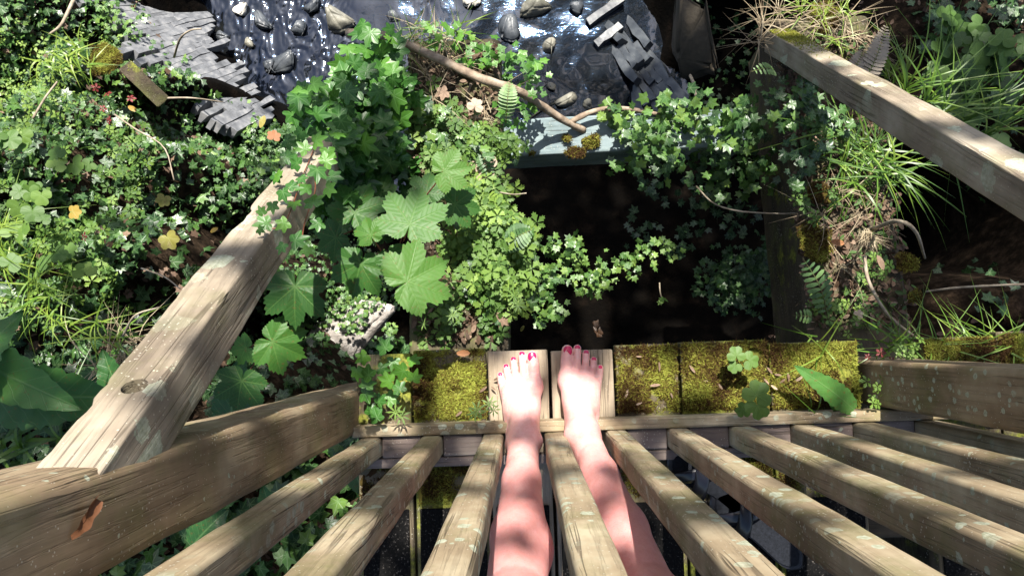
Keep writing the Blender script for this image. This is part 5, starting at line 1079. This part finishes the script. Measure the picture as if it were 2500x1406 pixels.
# rusty dead leaf caught on the inner side of the left post
g = empty('hanging_leaf', W(215, 1260, 0.55), 'curled rusty dead leaf stuck to the left post', 'leaf')
def post_side(px, py, off):
    d_ = RWC @ np.array([(px-CX)/F_PX, -(py-CY)/F_PX, -1.0]); X = PLX+0.052+off; return CAM+d_*(X/d_[0])
V = []; U = []
c0 = [post_side(232, 1215, .012), post_side(212, 1255, .010), post_side(198, 1285, .007), post_side(176, 1312, .003)]
P = smooth_path(c0, 14)
for i, p in enumerate(P):
    t = i/13; w_ = 0.0105*math.sin(math.pi*min(1, .1+t*.6))*(1-0.85*t)+0.0007
    for a_ in (-1, 0, 1): V.append(p+np.array([0.006*abs(a_)*(1-t)+0.0008*math.sin(i*1.3), a_*w_*(1+0.12*math.sin(i*1.1)), 0.5*w_*a_])); U.append((a_*.3, t))
A = Acc(); A.add(V, [(i*3+j, i*3+j+1, (i+1)*3+j+1, (i+1)*3+j) for i in range(13) for j in range(2)], np.array(U), 0.15); A.build('blade', M_RUST, g)

# ------------------------------------------------------------------ unseen tree added overhead, its gaps cut to place the sun patches
LIT = [ # px, py, D, rx, ry (metres on the ground there), spots to be sunlit, cut out of the added leaves
 (1268, 975, 1.62, .045, .035), (1255, 905, 1.66, .03, .02), (1420, 985, 1.60, .055, .065), (1415, 1060, 1.5, .03, .03), (1283, 872, 1.67, .02, .01),
 (1258, 1145, 1.45, .028, .016), (1245, 1265, 1.32, .03, .022), (1235, 1400, 1.18, .035, .015), (1430, 1110, 1.48, .03, .018), (1520, 1300, 1.28, .035, .022),
 (1380, 1130, 1.35, .025, .03), (1390, 1230, 1.1, .02, .03), (1420, 1300, 1.0, .02, .03), (1500, 1080, 1.5, .03, .03), (1560, 1130, 1.4, .02, .03), (1700, 1080, 1.5, .03, .02), (1740, 1110, 1.4, .03, .03), (1900, 1090, 1.4, .05, .03), (1930, 1130, 1.3, .06, .03),
 (2050, 1050, 1.5, .06, .02), (2150, 1110, 1.3, .05, .02), (2250, 1150, 1.2, .05, .02), (2350, 1090, 1.2, .06, .02), (2200, 1230, 1.1, .05, .02), (2080, 1200, 1.1, .04, .02), (2350, 1290, 1.0, .05, .03),
 (1780, 1200, 1.2, .03, .02), (1950, 1300, 1.0, .04, .02), (1120, 1200, 1.3, .03, .03), (1090, 1330, 1.1, .03, .04), (1190, 1090, 1.5, .02, .02), (1000, 1150, 1.4, .03, .02), (860, 1350, 1.0, .04, .03), (780, 1020, 1.3, .06, .02), (560, 1070, 1.0, .05, .02), (120, 1200, .8, .06, .02),
 (1600, 935, 1.68, .05, .05), (1730, 900, 1.68, .06, .03), (1890, 930, 1.68, .07, .06), (1560, 880, 1.68, .04, .02), (1110, 920, 1.68, .05, .02), (1140, 985, 1.68, .05, .02), (2000, 870, 1.68, .04, .02),
 (240, 1000, .85, .07, .06), (160, 1110, .75, .07, .05), (330, 900, .92, .05, .05), (480, 740, 1.05, .05, .04), (420, 840, 1.0, .06, .05), (570, 600, 1.15, .07, .03), (650, 500, 1.25, .04, .04),
 (700, 400, 1.3, .06, .04), (765, 490, 1.35, .05, .03), (640, 555, 1.25, .04, .03),
 (1950, 105, 2.12, .07, .02), (2150, 210, 1.64, .04, .03), (2260, 280, 1.46, .03, .03), (2380, 370, 1.30, .04, .03), (2470, 430, 1.2, .06, .03), (2050, 150, 1.85, .03, .02),
 (2000, 40, 2.12, .16, .08), (2100, 100, 2.09, .07, .09), (2190, 180, 2.0, .05, .08), (2060, 500, 1.99, .08, .05), (2050, 600, 1.97, .08, .09), (2090, 640, 1.92, .07, .05), (2000, 560, 2.02, .05, .06), (2120, 390, 1.97, .12, .07), (2020, 700, 1.97, .05, .04), (1990, 320, 2.07, .05, .05), (2220, 500, 2.02, .05, .03),
 (1320, 365, 2.1, .10, .05), (1400, 360, 2.1, .09, .05), (1520, 340, 2.1, .08, .04), (1620, 320, 2.1, .09, .05), (1700, 290, 2.1, .06, .04), (1800, 360, 2.15, .07, .04), (1570, 385, 2.1, .05, .04), (1480, 420, 2.1, .03, .03), (1900, 220, 2.0, .04, .03),
 (1450, 268, 2.1, .10, .02), (1560, 268, 2.1, .08, .02), (1320, 250, 2.0, .05, .03),
 (1180, 250, 1.88, .10, .05), (1180, 320, 1.87, .10, .05), (1200, 120, 1.9, .09, .05), (1270, 170, 1.92, .06, .06), (1080, 100, 1.9, .06, .03), (1170, 400, 1.87, .06, .06), (1050, 380, 1.87, .05, .05), (1090, 290, 1.88, .05, .05),
 (1180, 540, 1.82, .11, .07), (1240, 620, 1.8, .08, .07), (1200, 690, 1.8, .09, .05), (1130, 640, 1.8, .05, .08), (1280, 700, 1.9, .05, .05), (1190, 480, 1.85, .07, .03), (1170, 800, 1.85, .06, .03), (1220, 770, 1.8, .05, .03),
 (1040, 540, 1.5, .05, .06), (1020, 700, 1.45, .07, .06), (930, 570, 1.56, .04, .03), (1085, 425, 1.62, .05, .03), (860, 570, 1.6, .04, .05), (880, 650, 1.6, .04, .04), (670, 830, 1.66, .04, .04),
 (1370, 620, 2.2, .07, .05), (1440, 670, 2.2, .08, .05), (1530, 640, 2.22, .09, .04), (1345, 720, 2.15, .04, .07), (1600, 620, 2.25, .05, .03), (1700, 590, 2.4, .04, .02), (1885, 640, 2.4, .04, .04), (1350, 500, 2.5, .02, .02),
 (1450, 780, 3.87, .05, .16), (860, 815, 3.2, .25, .12), (750, 770, 3.3, .15, .12), (820, 730, 3.3, .12, .1),
 (480, 140, 3.65, .22, .25), (400, 60, 3.6, .2, .2), (560, 240, 3.8, .2, .18), (590, 25, 4.0, .12, .1), (1150, 5, 4.0, .15, .1),
 (150, 200, 2.6, .3, .2), (60, 80, 2.8, .3, .2), (250, 100, 2.8, .25, .15), (100, 350, 2.3, .3, .12), (300, 290, 2.5, .25, .1), (420, 200, 3.0, .2, .25), (520, 320, 3.0, .2, .1), (40, 470, 2.1, .12, .12), (120, 560, 2.0, .12, .08), (30, 640, 2.0, .1, .1),
 (450, 320, 2.6, .15, .1), (620, 370, 2.5, .1, .06), (340, 560, 2.1, .05, .03), (430, 640, 2.1, .06, .03), (410, 585, 1.9, .04, .03), (300, 470, 2.1, .06, .05), (200, 520, 2.0, .06, .06), (440, 700, 2.2, .03, .04), (500, 420, 2.5, .08, .04), (380, 370, 2.4, .1, .05),
 (60, 780, 1.95, .08, .06), (200, 800, 1.95, .07, .04), (180, 870, 1.7, .03, .02), (390, 770, 1.95, .04, .03),
 (870, 330, 1.95, .07, .06), (900, 190, 1.92, .08, .05), (820, 300, 2.0, .06, .04), (960, 290, 1.9, .04, .06), (850, 420, 2.0, .05, .04), (900, 480, 2.0, .04, .04), (930, 390, 1.95, .05, .03), (740, 330, 1.6, .06, .04),
 (700, 60, 4.0, .22, .25), (780, 130, 4.0, .2, .15), (1000, 30, 4.0, .25, .1), (620, 180, 4.0, .15, .12), (900, 30, 4.0, .12, .1),
 (1340, 115, 4.0, .08, .06), (1400, 225, 3.95, .06, .04), (1780, 60, 3.0, .03, .03),
 (2330, 80, 2.5, .05, .03), (2310, 60, 2.5, .04, .03), (2400, 300, 2.2, .04, .06), (2250, 180, 2.1, .05, .06), (2460, 170, 2.3, .03, .02), (2460, 260, 2.2, .04, .03),
 (2200, 870, 1.68, .05, .02), (2380, 790, 1.7, .08, .03), (2470, 770, 1.7, .05, .03), (2300, 910, 1.5, .10, .01), (930, 985, 1.6, .03, .02), (470, 1290, 1.9, .05, .04),
 (2385, 640, 3.2, .03, .02), (2300, 600, 3.2, .02, .02), (2350, 610, 3.2, .015, .015), (1650, 1340, 1.66, .04, .03), (1900, 1350, 1.66, .04, .03)]
E1 = nrm(np.cross(SUN, [0, 0, 1])); E2 = np.cross(SUN, E1); E2 = E2 if E2[1] > 0 else -E2
holes = []
for px, py, D, rx, ry in LIT:
    p = W(px, py, D); s_ = math.sqrt(SUN[2])
    holes.append((p.dot(E1), p.dot(E2), max(rx, 0.03)+0.012, max(ry*0.92, 0.026)+0.012, E1[0]))
holes = np.array(holes)
DC = 5.5
cfoc = np.array([0.0, 0.3, -0.5])
N = 52000
uv = RNG.uniform(-3.4, 3.4, (N, 2)); uv[:, 0] += cfoc.dot(E1); uv[:, 1] += cfoc.dot(E2)
du = (uv[:, None, 0]-holes[None, :, 0]); dv = (uv[:, None, 1]-holes[None, :, 1])
# ground x axis in (E1,E2)
ux = nrm([E1[0], E2[0]]); 
a1 = (du*ux[0]+dv*ux[1])/(holes[None, :, 2]); a2 = (-du*ux[1]+dv*ux[0])/(holes[None, :, 3])
rr = np.sqrt(a1*a1+a2*a2).min(1) + 0.22*vnoise(np.column_stack([uv, np.zeros(N)]), 22, 4)
LS = 0.042
inside = rr < 1.28
P3 = E1[None]*uv[:, :1]+E2[None]*uv[:, 1:]+SUN[None]*(DC+RNG.uniform(-0.5, 0.9, N))[:, None]
gnd = P3-SUN[None]*((P3[:, 2]+1.2)/SUN[2])[:, None]
keep = ~inside & (gnd[:, 0] > -2.5) & (gnd[:, 0] < 1.9) & (gnd[:, 1] > -1.4) & (gnd[:, 1] < 2.1)
gpx = PX(gnd); po = vnoise(np.column_stack([uv, np.zeros(N)]), 7.5, 44)+0.5*vnoise(np.column_stack([uv, np.zeros(N)]), 17, 45)
bank = (gpx[:, 0] < 640) & (gpx[:, 1] < 760)
keep &= ~(bank & (po > np.where(gpx[:, 1] < 240, -0.85, np.where(gpx[:, 1] < 420, -0.5, -0.16))))
strm = in_poly(gpx[:, 0], gpx[:, 1], [(200, -300), (1300, -300), (1250, 40), (1000, 60), (760, 260), (640, 280)])
keep &= ~(strm & (po > -0.35))
sc_pts = np.vstack([P3[keep], np.column_stack([RNG.uniform(-1.3, 2.8, 7000), RNG.uniform(-2.6, 1.35, 7000), RNG.uniform(4.7, 5.6, 7000)])])  # second batch: unseen leaves added straight overhead to darken the pit
print('canopy leaves', keep.sum(), 'of', N)
tree = empty('sun_mask_tree', (3.6, 4.0, -2.0), 'unseen leafy tree added overhead, gaps cut to place sun patches', 'tree')
OV2 = (np.array([(0, -1, 0), (.55, -.3, .05), (.5, .35, .05), (0, 1, 0), (-.5, .35, .05), (-.55, -.3, .05)]), np.array([(0, 1, 5), (1, 2, 5), (2, 4, 5), (2, 3, 4)]), np.zeros((6, 2)))
cover('mask_crown', [scatter_mesh(OV2, sc_pts, np.tile(SUN, (len(sc_pts), 1)), RNG.uniform(LS*0.8, LS*1.15, len(sc_pts)), jit=0.25)], leaf_mat('tree_leaf', [(0.0, (0.03, 0.07, 0.012)), (1.0, (0.07, 0.14, 0.02))], vein_amt=0, trans=0.15, nl=0), None, None, kind=None, parent=tree)
tr_top = cfoc+SUN*(DC+0.9)
A = Acc(); A.add(*tube_mesh(smooth_path([(3.6, 4.0, -2.6), (3.5, 4.0, 0.0), (3.2, 3.6, 3.0), tr_top+[0.7, 0.6, 0.6]], 24), np.linspace(.2, .05, 24), 14, .1, 2)); A.build('trunk', M_BARK, tree)
